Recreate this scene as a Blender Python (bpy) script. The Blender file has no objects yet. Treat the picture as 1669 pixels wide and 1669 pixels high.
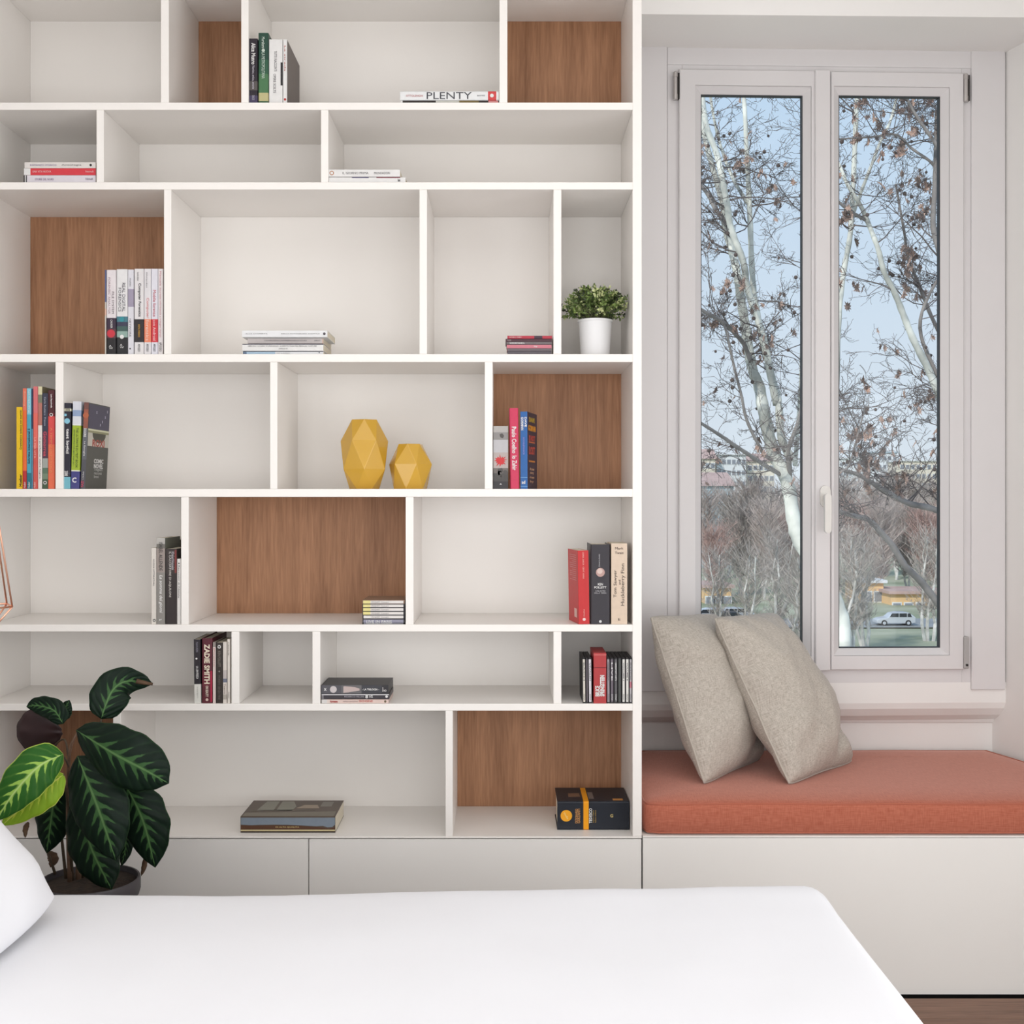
import bpy, bmesh, math, random
from mathutils import Vector, Matrix, noise
random.seed(7)
R = math.radians
# ---------------------------------------------------------------- camera, world, lights, exposure
D = 3.2                      # camera distance to the front plane of the bookcase (Y = 0)
U = 0.00165                  # metres per pixel on that plane
F = D / U                    # focal length in pixels (1669 wide)
H = 810 * U                  # eye height
VX, VY = 822.0, 812.0        # vanishing point
sc = bpy.context.scene
col = sc.collection
cam = bpy.data.cameras.new('camera'); camo = bpy.data.objects.new('camera', cam); col.objects.link(camo)
camo.location = (0, -D, H); camo.rotation_euler = (R(90), 0, 0)
cam.sensor_width = 36; cam.lens = 36 * F / 1669
cam.shift_x = (834.5 - VX) / 1669; cam.shift_y = (VY - 834.5) / 1669
cam.clip_end = 3000
sc.camera = camo
sc.view_settings.view_transform = 'Standard'; sc.view_settings.look = 'None'
sc.view_settings.gamma = 1; sc.view_settings.use_curve_mapping = False
sc.view_settings.exposure = 0.03

def lin(c):
    o = []
    for v in c[:3]:
        v = v / 255
        o.append(v / 12.92 if v <= .04045 else ((v + .055) / 1.055) ** 2.4)
    return (*o, 1)

w = bpy.data.worlds.new('sky'); sc.world = w; w.use_nodes = True
nt = w.node_tree; bg = nt.nodes['Background']
tc = nt.nodes.new('ShaderNodeTexCoord'); sep = nt.nodes.new('ShaderNodeSeparateXYZ'); rp = nt.nodes.new('ShaderNodeValToRGB')
nt.links.new(tc.outputs['Generated'], sep.inputs[0]); nt.links.new(sep.outputs['Z'], rp.inputs[0]); nt.links.new(rp.outputs[0], bg.inputs[0])
rp.color_ramp.elements[0].position = 0.0; rp.color_ramp.elements[0].color = lin((218, 227, 236))
rp.color_ramp.elements[1].position = 0.9; rp.color_ramp.elements[1].color = lin((150, 188, 228))
e = rp.color_ramp.elements.new(0.35); e.color = lin((188, 214, 240))
bg.inputs[1].default_value = 1.02

sun = bpy.data.lights.new('sun', 'SUN'); suno = bpy.data.objects.new('sun', sun); col.objects.link(suno)
sun.energy = 2.6; sun.angle = R(2); sun.color = (1, .95, .88)
suno.rotation_euler = (R(52), 0, R(-38))      # high behind the house, from the left

def area(name, loc, rot, sx, sy, p, c=(1, 1, 1)):
    l = bpy.data.lights.new(name, 'AREA'); l.shape = 'RECTANGLE'; l.size = sx; l.size_y = sy; l.energy = p; l.color = c
    o = bpy.data.objects.new(name, l); col.objects.link(o); o.location = loc; o.rotation_euler = rot
    return o
area('daylight_rear_window', (0.2, -4.4, 1.22), (R(90), 0, 0), 3.3, 2.2, 46, (.94, .975, 1))
area('fill_light_right', (1.98, -2.2, 1.0), (R(90), 0, R(90)), 2.2, 1.7, 26, (.95, .985, 1))  # added fill for the bench and lower shelves, no known window here
area('fill_light_left', (-1.58, -2.7, 1.1), (R(90), 0, R(-90)), 1.6, 1.9, 16, (.97, .99, 1))  # weaker fill added from the left to even out the room, no known door
area('ceiling_lamp', (0.1, -1.9, 3.02), (0, 0, 0), 2.6, 2.2, 12, (.96, .98, 1))

# ---------------------------------------------------------------- helpers
def P(px, py, Y):
    return Vector(((px - VX) * (D + Y) / F, Y, H - (py - VY) * (D + Y) / F))
def SZ(py): return H - (py - VY) * U
def SX(px): return (px - VX) * U

MATS = {}
def mat(name, c, rough=.5, metal=0, spec=.5, var=0, vs=8, bump=0, bs=200, stretch=None, coat=0, c2=None, emit=0, sheen=0):
    if name in MATS: return MATS[name]
    m = bpy.data.materials.new(name); m.use_nodes = True; MATS[name] = m
    t = m.node_tree; b = t.nodes['Principled BSDF']
    b.inputs['Base Color'].default_value = lin(c); b.inputs['Roughness'].default_value = rough
    b.inputs['Metallic'].default_value = metal; b.inputs['Specular IOR Level'].default_value = spec
    b.inputs['Coat Weight'].default_value = coat; b.inputs['Sheen Weight'].default_value = sheen
    if emit:
        b.inputs['Emission Color'].default_value = lin(c); b.inputs['Emission Strength'].default_value = emit
    tcn = t.nodes.new('ShaderNodeTexCoord'); mp = t.nodes.new('ShaderNodeMapping')
    t.links.new(tcn.outputs['Object'], mp.inputs[0])
    if stretch: mp.inputs['Scale'].default_value = stretch
    if var or c2:
        n = t.nodes.new('ShaderNodeTexNoise'); n.inputs['Scale'].default_value = vs; n.inputs['Detail'].default_value = 4
        r = t.nodes.new('ShaderNodeValToRGB'); t.links.new(mp.outputs[0], n.inputs['Vector']); t.links.new(n.outputs[0], r.inputs[0])
        a = lin(c); d = lin(c2) if c2 else a
        r.color_ramp.elements[0].position = .32; r.color_ramp.elements[1].position = .68
        r.color_ramp.elements[0].color = tuple(x * (1 - var) for x in a[:3]) + (1,)
        r.color_ramp.elements[1].color = tuple(min(1, x * (1 + var)) for x in d[:3]) + (1,)
        t.links.new(r.outputs[0], b.inputs['Base Color'])
    if bump:
        n = t.nodes.new('ShaderNodeTexNoise'); n.inputs['Scale'].default_value = bs; n.inputs['Detail'].default_value = 2
        bn = t.nodes.new('ShaderNodeBump'); bn.inputs['Strength'].default_value = bump; bn.inputs['Distance'].default_value = .002
        t.links.new(tcn.outputs['Object'], n.inputs['Vector']); t.links.new(n.outputs[0], bn.inputs['Height']); t.links.new(bn.outputs[0], b.inputs['Normal'])
    return m
def flat(c, rough=.45):
    return mat('print_%d_%d_%d' % tuple(c), tuple(int(v * .95) for v in c), rough, spec=.35, var=.03, vs=60)

def weave(name, c, c2, sc1=900, bump=.35, rough=.9, slub=60):
    if name in MATS: return MATS[name]
    m = mat(name, c, rough, spec=.2, sheen=.15); t = m.node_tree; b = t.nodes['Principled BSDF']; b.inputs['Sheen Roughness'].default_value = .45
    tcn = t.nodes.new('ShaderNodeTexCoord'); outs = []
    for s in ((sc1, 30, 1), (30, sc1, 1)):
        mp = t.nodes.new('ShaderNodeMapping'); mp.inputs['Scale'].default_value = s
        n = t.nodes.new('ShaderNodeTexNoise'); n.inputs['Scale'].default_value = 1; n.inputs['Detail'].default_value = 1
        t.links.new(tcn.outputs['UV'], mp.inputs[0]); t.links.new(mp.outputs[0], n.inputs['Vector']); outs.append(n)
    mx = t.nodes.new('ShaderNodeMath'); mx.operation = 'ADD'
    t.links.new(outs[0].outputs[0], mx.inputs[0]); t.links.new(outs[1].outputs[0], mx.inputs[1])
    r = t.nodes.new('ShaderNodeValToRGB'); h = t.nodes.new('ShaderNodeMath'); h.operation = 'MULTIPLY'; h.inputs[1].default_value = .5
    t.links.new(mx.outputs[0], h.inputs[0]); t.links.new(h.outputs[0], r.inputs[0])
    r.color_ramp.elements[0].position = .36; r.color_ramp.elements[0].color = lin(c2)
    r.color_ramp.elements[1].position = .62; r.color_ramp.elements[1].color = lin(c)
    t.links.new(r.outputs[0], b.inputs['Base Color'])
    bn = t.nodes.new('ShaderNodeBump'); bn.inputs['Strength'].default_value = bump; bn.inputs['Distance'].default_value = .0015
    t.links.new(h.outputs[0], bn.inputs['Height']); t.links.new(bn.outputs[0], b.inputs['Normal'])
    return m

OFF = {}
class MB:
    def __init__(s): s.v = []; s.f = []; s.m = []; s.uv = None
    def add(s, vs, fs, mi=0):
        b = len(s.v); s.v += [Vector(x) for x in vs]
        for f in fs: s.f.append([b + i for i in f]); s.m.append(mi)
        return b
    def box(s, a, b, mi=0):
        x0, y0, z0 = a; x1, y1, z1 = b
        s.add([(x0, y0, z0), (x1, y0, z0), (x1, y1, z0), (x0, y1, z0), (x0, y0, z1), (x1, y0, z1), (x1, y1, z1), (x0, y1, z1)],
              [(0, 3, 2, 1), (4, 5, 6, 7), (0, 1, 5, 4), (1, 2, 6, 5), (2, 3, 7, 6), (3, 0, 4, 7)], mi); return s
    def cbox(s, a, b, c=.0015, mi=0):
        # box with chamfered edges
        bm = bmesh.new(); bmesh.ops.create_cube(bm, size=1)
        for v in bm.verts:
            v.co = Vector([(a[i] + b[i]) / 2 + v.co[i] * (b[i] - a[i]) for i in range(3)])
        bmesh.ops.bevel(bm, geom=bm.edges[:], offset=c, segments=2, affect='EDGES', profile=.5)
        bm.verts.index_update()
        s.add([v.co.copy() for v in bm.verts], [[v.index for v in f.verts] for f in bm.faces], mi); bm.free(); return s
    def tube(s, pts, rad, n=6, mi=0, closed=False, caps=True):
        pts = [Vector(p) for p in pts]; k = len(pts)
        if not hasattr(rad, '__len__'): rad = [rad] * k
        rings = []; up = None
        for i in range(k):
            if closed: t = pts[(i + 1) % k] - pts[i - 1]
            else: t = pts[min(i + 1, k - 1)] - pts[max(i - 1, 0)]
            if t.length < 1e-9: t = Vector((0, 0, 1))
            t.normalize()
            if up is None: up = t.orthogonal().normalized()
            up = up - t * up.dot(t)
            if up.length < 1e-6: up = t.orthogonal()
            up.normalize(); sd = t.cross(up)
            rings.append([pts[i] + (up * math.cos(a) + sd * math.sin(a)) * rad[i] for a in [2 * math.pi * j / n for j in range(n)]])
        b = len(s.v)
        for r_ in rings: s.v += r_
        for i in range(k if closed else k - 1):
            i2 = (i + 1) % k
            for j in range(n):
                j2 = (j + 1) % n
                s.f.append([b + i * n + j, b + i * n + j2, b + i2 * n + j2, b + i2 * n + j]); s.m.append(mi)
        if caps and not closed:
            s.f.append([b + j for j in range(n)][::-1]); s.m.append(mi)
            s.f.append([b + (k - 1) * n + j for j in range(n)]); s.m.append(mi)
        return s
    def lathe(s, prof, c=(0, 0, 0), n=32, mi=0, phase=0, twist=False):
        b = len(s.v)
        for i, (r_, z) in enumerate(prof):
            ph = phase + (math.pi / n if (twist and i % 2) else 0)
            for j in range(n):
                a = 2 * math.pi * j / n + ph
                s.v.append(Vector((c[0] + r_ * math.cos(a), c[1] + r_ * math.sin(a), c[2] + z)))
        for i in range(len(prof) - 1):
            for j in range(n):
                j2 = (j + 1) % n
                A, B_, C_, D_ = b + i * n + j, b + i * n + j2, b + (i + 1) * n + j2, b + (i + 1) * n + j
                if twist:
                    if i % 2 == 0: fs = [[A, B_, D_], [B_, C_, D_]]
                    else: fs = [[A, B_, C_], [A, C_, D_]]
                    for f in fs: s.f.append(f); s.m.append(mi)
                else:
                    s.f.append([A, B_, C_, D_]); s.m.append(mi)
        return s
    def prism(s, poly, y0, y1, ax='y', mi=0):
        # poly in the (a, b) plane extruded along ax
        n = len(poly)
        def mk(a, b_, t): return {'y': (a, t, b_), 'z': (a, b_, t), 'x': (t, a, b_)}[ax]
        s.add([mk(a, b_, y0) for a, b_ in poly] + [mk(a, b_, y1) for a, b_ in poly],
              [list(range(n))[::-1], list(range(n, 2 * n))] + [[i, (i + 1) % n, n + (i + 1) % n, n + i] for i in range(n)], mi); return s
    def build(s, name, mats, parent=None, smooth=False, kind=None, label=None, local=False, fix=True, angle=None):
        off = Vector((0, 0, 0)) if (local or parent is None) else OFF.get(parent.name, Vector((0, 0, 0)))
        me = bpy.data.meshes.new(name); me.from_pydata([v - off for v in s.v], [], s.f)
        if not isinstance(mats, (list, tuple)): mats = [mats]
        for m_ in mats: me.materials.append(m_)
        me.polygons.foreach_set('material_index', s.m)
        if smooth: me.polygons.foreach_set('use_smooth', [True] * len(me.polygons))
        if s.uv:
            uvl = me.uv_layers.new(name='UVMap')
            for lp in me.loops: uvl.data[lp.index].uv = s.uv[lp.vertex_index]
        me.update()
        if fix:
            bm = bmesh.new(); bm.from_mesh(me); bmesh.ops.recalc_face_normals(bm, faces=bm.faces[:]); bm.to_mesh(me); bm.free()
        if angle is not None and smooth:
            me.set_sharp_from_angle(angle=R(angle))
        o = bpy.data.objects.new(name, me); col.objects.link(o)
        if parent is not None: o.parent = parent; OFF[o.name] = off
        if kind: o['kind'] = kind
        if label: o['label'] = label
        return o

def empty(name, loc, rz=0, ry=0):
    o = bpy.data.objects.new(name, None); col.objects.link(o); o.location = loc; o.rotation_euler = (0, ry, rz)
    o.empty_display_size = .05; OFF[o.name] = Vector(loc); return o
def tag(o, label, cat, group=None):
    o['label'] = label; o['category'] = cat
    if group: o['group'] = group
    return o
def struct(o): o['kind'] = 'structure'; return o
def copy_tree(o, parent=None):
    c = o.copy(); col.objects.link(c)
    if parent is not None: c.parent = parent
    for ch in list(o.children): copy_tree(ch, c)
    return c

_tc = {}
def text_geo(s, bold=0, shear=0):
    k = (s, bold, shear)
    if k in _tc: return _tc[k]
    cu = bpy.data.curves.new('txt', 'FONT'); cu.body = s; cu.size = 1; cu.extrude = .008; cu.resolution_u = 2; cu.offset = bold; cu.shear = shear
    cu.space_line = .85
    ob = bpy.data.objects.new('txt', cu); col.objects.link(ob)
    dg = bpy.context.evaluated_depsgraph_get(); dg.update()
    me = bpy.data.meshes.new_from_object(ob.evaluated_get(dg))
    vs = [v.co.copy() for v in me.vertices]; fs = [list(p.vertices) for p in me.polygons]
    bpy.data.objects.remove(ob); bpy.data.curves.remove(cu); bpy.data.meshes.remove(me)
    x0 = min(v.x for v in vs); x1 = max(v.x for v in vs); y0 = min(v.y for v in vs); y1 = max(v.y for v in vs)
    _tc[k] = ([Vector(((v.x - x0) / (x1 - x0), (v.y - y0) / (y1 - y0), v.z)) for v in vs], fs); return _tc[k]
def put_text(mb, s, cx, cz, L, Hh, y, direc='h', bold=0, shear=0, th=.0004):
    """text in a plane facing -Y, centred; L along reading direction, Hh glyph height"""
    vs, fs = text_geo(s, bold, shear); out = []
    for v in vs:
        a = (v.x - .5) * L; b = (v.y - .5) * Hh; t = y - (v.z + .008) / .016 * th
        if direc == 'h': out.append((cx + a, t, cz + b))
        elif direc == 'd': out.append((cx + b, t, cz - a))
        else: out.append((cx - b, t, cz + a))
    mb.add(out, fs)
def put_disc(mb, cx, cz, r_, y, n=16, th=.0004, rx=None):
    rx = rx or r_
    mb.prism([(cx + rx * math.cos(2 * math.pi * i / n), cz + r_ * math.sin(2 * math.pi * i / n)) for i in range(n)], y - th, y)

# ---------------------------------------------------------------- materials
M_white = mat('white_lacquer', (246, 241, 236), .38, spec=.4, var=.01, vs=3)
M_door = mat('matt_white_front', (238, 235, 231), .5, spec=.35, var=.01, vs=2)
M_wall = mat('wall_paint', (245, 242, 239), .9, spec=.2, var=.012, vs=3, bump=.05, bs=300)
M_rev = M_wall
M_frame = mat('window_white', (224, 220, 220), .4, spec=.4, var=.01, vs=5)
M_gasket = mat('rubber_gasket', (60, 62, 66), .6, bump=.1)
M_chrome = mat('brushed_metal', (196, 192, 190), .28, metal=1, bump=.05, bs=500)
M_grey = mat('grey_plastic', (172, 168, 166), .5, bump=.05)
M_dark = mat('dark_recess', (35, 30, 28), .8, var=.1)
M_page = mat('book_paper', (226, 216, 196), .85, var=.06, vs=10, stretch=(60, 1, 1), bump=.2, bs=400)

def wood(name, ca, cb, stretch, sc_=1.0, rough=.5, ring=.5):
    m = mat(name, ca, rough, spec=.3); t = m.node_tree; b = t.nodes['Principled BSDF']
    tcn = t.nodes.new('ShaderNodeTexCoord')
    cols = []
    for k, (s, d) in enumerate(((1.0, 6), (5.0, 3))):
        mp = t.nodes.new('ShaderNodeMapping'); mp.inputs['Scale'].default_value = tuple(x * s for x in stretch)
        n = t.nodes.new('ShaderNodeTexNoise'); n.inputs['Scale'].default_value = sc_; n.inputs['Detail'].default_value = d
        n.inputs['Distortion'].default_value = .35
        t.links.new(tcn.outputs['Object'], mp.inputs[0]); t.links.new(mp.outputs[0], n.inputs['Vector']); cols.append(n)
    mx = t.nodes.new('ShaderNodeMix'); mx.inputs[0].default_value = .45
    t.links.new(cols[0].outputs[0], mx.inputs[2]); t.links.new(cols[1].outputs[0], mx.inputs[3])
    r = t.nodes.new('ShaderNodeValToRGB'); t.links.new(mx.outputs[0], r.inputs[0])
    r.color_ramp.elements[0].position = .33; r.color_ramp.elements[0].color = lin(cb)
    r.color_ramp.elements[1].position = .66; r.color_ramp.elements[1].color = lin(ca)
    t.links.new(r.outputs[0], b.inputs['Base Color'])
    return m
M_wood = wood('walnut_veneer', (186, 138, 104), (144, 102, 74), (34, 34, 2.2))
M_floor = wood('floor_board', (142, 110, 92), (104, 76, 62), (2.2, 30, 30), rough=.45)

# ---------------------------------------------------------------- room shell
XL, XR, YB, YF = -1.62, 2.02, .335, -4.6
CEIL = 3.1
NX0, NX1 = .36, 1.69                # niche opening in the wall plane
z_sof = 2.775
def yw(x): return YB + max(0, x - NX0) * .021   # wall runs a touch away to the right
m = MB(); m.box((XL - .2, YF - .2, CEIL), (XR + .2, 1.0, CEIL + .15)); struct(m.build('ceiling', M_wall))
m = MB(); m.box((XL - .15, YF - .2, -.1), (XL, YB + .3, CEIL)); struct(m.build('wall_left', M_wall))
m = MB(); m.box((XR, YF - .2, -.1), (XR + .15, YB + .3, CEIL)); struct(m.build('wall_right', M_wall))
m = MB(); m.box((XL, YF - .15, -.1), (XR, YF, CEIL)); struct(m.build('wall_front', M_wall))
# window wall with splayed niche
WY = .70
m = MB()
m.box((XL, YB, -.1), (NX0, YB + .6, CEIL))
def quad(a, b, c, d): m.add([a, b, c, d], [(0, 1, 2, 3)])
m.prism([(NX1, yw(NX1)), (XR, yw(XR)), (XR, 1.0), (1.597, 1.0), (1.597, .72)], -.1, CEIL, 'z')     # right pier with splayed reveal
m.prism([(NX0, YB), (.43, .72), (.43, 1.0), (NX0, 1.0)], -.1, CEIL, 'z')                        # left reveal
m.prism([(NX0, yw(NX0)), (NX1, yw(NX1)), (1.60, 1.0), (.43, 1.0)], z_sof, CEIL, 'z')            # lintel
# wall under the window: recessed panel, rolled ledge
zw = P(0, 1125, .6).z
z_gro = P(0, 1177, .70).z
prof = [(.705, -.1), (.705, z_gro - .004), (.70, z_gro), (.655, z_gro + .012), (.625, z_gro + .03), (.605, z_gro + .055), (.598, z_gro + .075), (.597, zw + .02), (.8, zw + .02), (.8, -.1)]
n_ = len(prof); la, lb = .42, 1.66
m.add([(la, y_, z_) for y_, z_ in prof] + [(lb, y_ + (0.0435 if y_ < .65 else .0435 * max(0, (.70 - y_) / .05)), z_) for y_, z_ in prof],
      [list(range(n_))[::-1], list(range(n_, 2 * n_))] + [[i, (i + 1) % n_, n_ + (i + 1) % n_, n_ + i] for i in range(n_)])
struct(m.build('wall_back', M_wall, fix=True))
# floor with boards
fl = MB(); fl.box((XL, YF, -.12), (XR, YB, -.014)); flo = struct(fl.build('floor', M_dark))
y = -.02; row = 0; bw = .125
while y > YF + .1:
    x = XL - random.random() * 1.2
    while x < XR:
        L = 1.5 + random.random() * .7
        x0, x1 = max(x, XL), min(x + L, XR)
        if x1 - x0 > .05 and y > -3.4:
            b = MB(); b.cbox((x0 + .0006, y - bw + .0008, -.014), (x1 - .0006, y, 0), .0012); b.build('floor_board', M_floor, flo)
        x += L
    y -= bw; row += 1

# ---------------------------------------------------------------- bookcase
DEP = .32
bc = empty('bookcase', (SX(495), 0, SZ(1366)))
tag(bc, 'tall white wall bookcase with staggered compartments and some walnut backs', 'bookcase')
LX0, LX1 = -41, -26
def pxbox(x0, x1, y0, y1, ya, yb, name, mt, par, ch=.0012, **k):
    b = MB(); b.cbox((SX(x0), ya, SZ(y1)), (SX(x1), yb, SZ(y0)), ch); return b.build(name, mt, par, **k)
TOP = -54
for (a, b) in ((LX0, LX1), (1031, 1046)):
    pxbox(a, b, TOP, 1363, 0, DEP, 'side_panel', M_white, bc)
shelves = [(-54, -41), (167, 179), (297, 309), (577, 590), (797, 810), (1018, 1029.5), (1147, 1158.5)]
for (a, b) in shelves:
    pxbox(LX1, 1031, a, b, 0, DEP, 'shelf', M_white, bc)
pxbox(LX0, 1046, 1363.2, 1366, -.001, DEP, 'shelf', M_white, bc, ch=.0006)
rows = [(-41, 167, [(262, 275), (393, 405), (814, 827)]), (179, 297, [(157, 169), (523, 535)]),
        (309, 577, [(267, 279), (683.5, 696), (902, 915)]), (590, 797, [(90, 103), (440, 452), (790, 803)]),
        (810, 1018, [(295, 307.5), (661, 674)]), (1029.5, 1147, [(377, 390), (509, 522), (902, 915)]),
        (1158.5, 1363.2, [(184, 197), (726, 738)])]
wooden = {(0, 1), (0, 3), (2, 0), (3, 3), (4, 1), (6, 0), (6, 2)}
for ri, (y0, y1, dv) in enumerate(rows):
    edges = [LX1]
    for (a, b) in dv:
        pxbox(a, b, y0, y1, .0008, DEP, 'divider', M_white, bc); edges += [a, b]
    edges.append(1031)
    for ci in range(len(edges) // 2):
        a, b = edges[2 * ci], edges[2 * ci + 1]; wd = (ri, ci) in wooden
        pxbox(a, b, y0, y1, DEP - .008, DEP, 'back_panel', M_wood if wd else M_white, bc, ch=.0008, label='walnut veneer back panel' if wd else None)

# base cabinets and window bench
def cabinet(x0, x1, lab):
    r = empty('base_cabinet', (SX((x0 + x1) / 2), 0, 0)); tag(r, lab, 'cabinet', None)
    b = MB(); b.box((SX(x0) + .002, .022, .06), (SX(x1) - .002, DEP, SZ(1366))); b.build('body', M_white, r)
    b = MB(); b.cbox((SX(x0) + .0011, 0, SZ(1620)), (SX(x1) - .0011, .02, SZ(1368)), .001); b.build('door', M_door, r)
    b = MB(); b.box((SX(x0) + .002, .05, 0), (SX(x1) - .002, .066, .06)); b.build('plinth', M_dark, r)
cabinet(-41, 503, 'low white cabinet front behind the leafy plant, left end of the base')
cabinet(503, 1046, 'low white cabinet front below the bookcase, next to the window bench')
BXR = XR - .004
bn = empty('window_bench', ((SX(1047) + BXR) / 2, 0, 0)); tag(bn, 'white built-in window bench with one plain front under the terracotta cushion', 'bench')
zb = SZ(1362.5)
b = MB(); b.prism([(SX(1047) + .001, 0), (BXR, 0), (BXR, yw(2) - .004), (1.68, .362), (1.585, .698), (.436, .698), (.375, .34), (SX(1047) + .001, .32)], zb - .004, zb, 'z'); b.build('top', M_white, bn)
b = MB(); b.cbox((SX(1047) + .0012, 0, SZ(1621)), (BXR, .02, zb - .0055), .001); b.build('front_panel', M_door, bn)
b = MB(); b.box((SX(1047) + .003, .05, 0), (BXR, .066, .06)); b.build('plinth', M_dark, bn)
b = MB(); b.box((SX(1047) + .003, .022, .06), (BXR, .31, zb - .0045)); b.build('body', M_white, bn)

# ---------------------------------------------------------------- window
TH = R(2.0)
O0 = P(1087, 812, .597); O0.z = 0
win = bpy.data.objects.new('window_1', None); col.objects.link(win); win.location = O0; win.rotation_euler = (0, 0, TH); win['kind'] = 'structure'
ex, ey = math.cos(TH), math.sin(TH)
def WS(px, t=0):      # local s of pixel column px on the plane at local depth t
    # point = O0 + s*(ex,ey) + t*(-ey,ex);  X = k*(D+Y)
    k = (px - VX) / F; ox = O0.x - t * ey; oy = O0.y + t * ex
    return (k * (D + oy) - ox) / (ex - k * ey)
def WZ(py, px, t=0):
    s = WS(px, t); Y = O0.y + s * ey + t * ex; return H - (py - VY) * (D + Y) / F
def wbox(x0, x1, y0, y1, t0, t1, name, mt=M_frame, par=win, ch=.002, px=1330, **k):
    b = MB(); b.cbox((WS(x0, t0), t0, WZ(y1, px, t0)), (WS(x1, t0), t1, WZ(y0, px, t0)), ch); return b.build(name, mt, par, local=True, **k)
# fixed frame and casing
CX = 1330
wbox(1040, 1087.6, 60, 1126, -.004, .10, 'casing', px=CX, ch=.003)
wbox(1583.5, 1639, 60, 1126, -.004, .10, 'casing', px=CX, ch=.003)
wbox(1087.6, 1583.5, 60, 108, 0.0, .10, 'casing', px=CX, ch=.003)
for (a, b_, c_, d_) in ((1087.6, 1112, 108, 1125), (1568, 1583.5, 108, 1125), (1112, 1568, 108, 119), (1112, 1568, 1088, 1125)):
    wbox(a, b_, c_, d_, .004, .09, 'frame', px=CX)
def sash(x0, x1, y0, y1, gx0, gx1, gy0, gy1, px):
    t0, t1 = -.012, .06
    A = [WS(x0, t0), WS(x1, t0), WZ(y1, px, t0), WZ(y0, px, t0)]
    G = [WS(gx0, .012), WS(gx1, .012), WZ(gy1, px, .012), WZ(gy0, px, .012)]
    bw_ = .022
    I = [G[0] - bw_, G[1] + bw_, G[2] - bw_, G[3] + bw_]
    root = MB(); 
    # outer flat rails (4 mitred) then sloping glazing bead
    def ring(o, i, y_o, y_i, n, b0=None):
        a = [(o[0], y_o, o[2]), (o[1], y_o, o[2]), (o[1], y_o, o[3]), (o[0], y_o, o[3])]
        c = [(i[0], y_i, i[2]), (i[1], y_i, i[2]), (i[1], y_i, i[3]), (i[0], y_i, i[3])]
        n.add(a + c, [(k, (k + 1) % 4, 4 + (k + 1) % 4, 4 + k) for k in range(4)])
    e_ = .003
    Ai = [A[0] + e_, A[1] - e_, A[2] + e_, A[3] - e_]
    ring(A, A, t1, t0 + e_, root); ring(A, Ai, t0 + e_, t0, root); ring(Ai, I, t0, t0, root)
    ring(I, I, t0, t0 + .004, root); ring(I, I, t0 + .004, t1, root); ring(I, A, t1, t1, root)
    so = root.build('sash', M_frame, win, local=True, fix=False)
    gb = MB(); I2 = [I[0] + .0008, I[1] - .0008, I[2] + .0008, I[3] - .0008]
    ring(I2, I2, t1 - .01, t0 + .003, gb); ring(I2, G, t0 + .003, .010, gb); ring(G, G, .010, .03, gb)
    g = gb.build('glazing_bead', M_frame, so, local=True, fix=False)
    k = MB(); w_ = .0028; G2 = [G[0] + w_, G[1] - w_, G[2] + w_, G[3] - w_]
    ring(G, G2, .012, .012, k); ring(G2, G2, .012, .03, k); k.build('gasket', M_gasket, so, local=True, fix=False)
    p = MB(); p.box((G[0] - .004, .024, G[2] - .004), (G[1] + .004, .028, G[3] + .004)); p.build('pane', M_glass, so, local=True)
    return so
M_glass = bpy.data.materials.new('clear_glass'); M_glass.use_nodes = True
t = M_glass.node_tree; t.nodes.clear(); o_ = t.nodes.new('ShaderNodeOutputMaterial'); mx = t.nodes.new('ShaderNodeMixShader')
tr = t.nodes.new('ShaderNodeBsdfTransparent'); gl = t.nodes.new('ShaderNodeBsdfGlossy'); gl.inputs['Roughness'].default_value = .02
tr.inputs[0].default_value = (.985, .992, .99, 1); mx.inputs[0].default_value = .012
t.links.new(tr.outputs[0], mx.inputs[1]); t.links.new(gl.outputs[0], mx.inputs[2]); t.links.new(mx.outputs[0], o_.inputs[0])
s1 = sash(1107, 1331, 113.5, 1093.5, 1142, 1308, 155, 1057.5, 1225)
s2 = sash(1354.5, 1571.5, 117, 1092, 1366.5, 1532, 156.5, 1056, 1450)
wbox(1329, 1354, 113, 1093.8, -.022, .05, 'meeting_stile', px=1340, ch=.004)
def hinge(px, y0, y1, mt, screw=False):
    t_ = -.02; s = WS(px, t_); za, zb_ = WZ(y1, px, t_), WZ(y0, px, t_)
    b = MB(); r0 = .0075
    cap = .018
    b.lathe([(0, za), (r0, za + .001), (r0, za + cap), (r0 * .86, za + cap + .0005), (r0 * .86, zb_ - cap), (r0, zb_ - cap + .0005), (r0, zb_ - .003), (r0 * .6, zb_), (0, zb_)], (s, t_ + .006, 0), 16)
    h = b.build('hinge', mt, win, smooth=True, local=True, angle=40)
    b = MB(); b.box((s + .002, t_ + .006, za + .004), (s + .013, t_ + .02, zb_ - .004)); b.build('hinge_leaf', M_dark, h, local=True)
hinge(1101.5, 115.5, 162, M_chrome); hinge(1575.5, 119, 165, M_chrome)
b = MB(); t_ = -.02; b.cbox((WS(1571.5, t_), t_, WZ(1090, 1575, t_)), (WS(1580, t_), .01, WZ(1038, 1575, t_)), .003); h = b.build('hinge_cover', M_grey, win, local=True)
b = MB(); b.tube([(WS(1576, t_), t_ - .002, WZ(1084, 1575, t_)), (WS(1576, t_), t_ + .004, WZ(1084, 1575, t_))], .004, 10); b.build('screw', M_dark, h, local=True)
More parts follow.
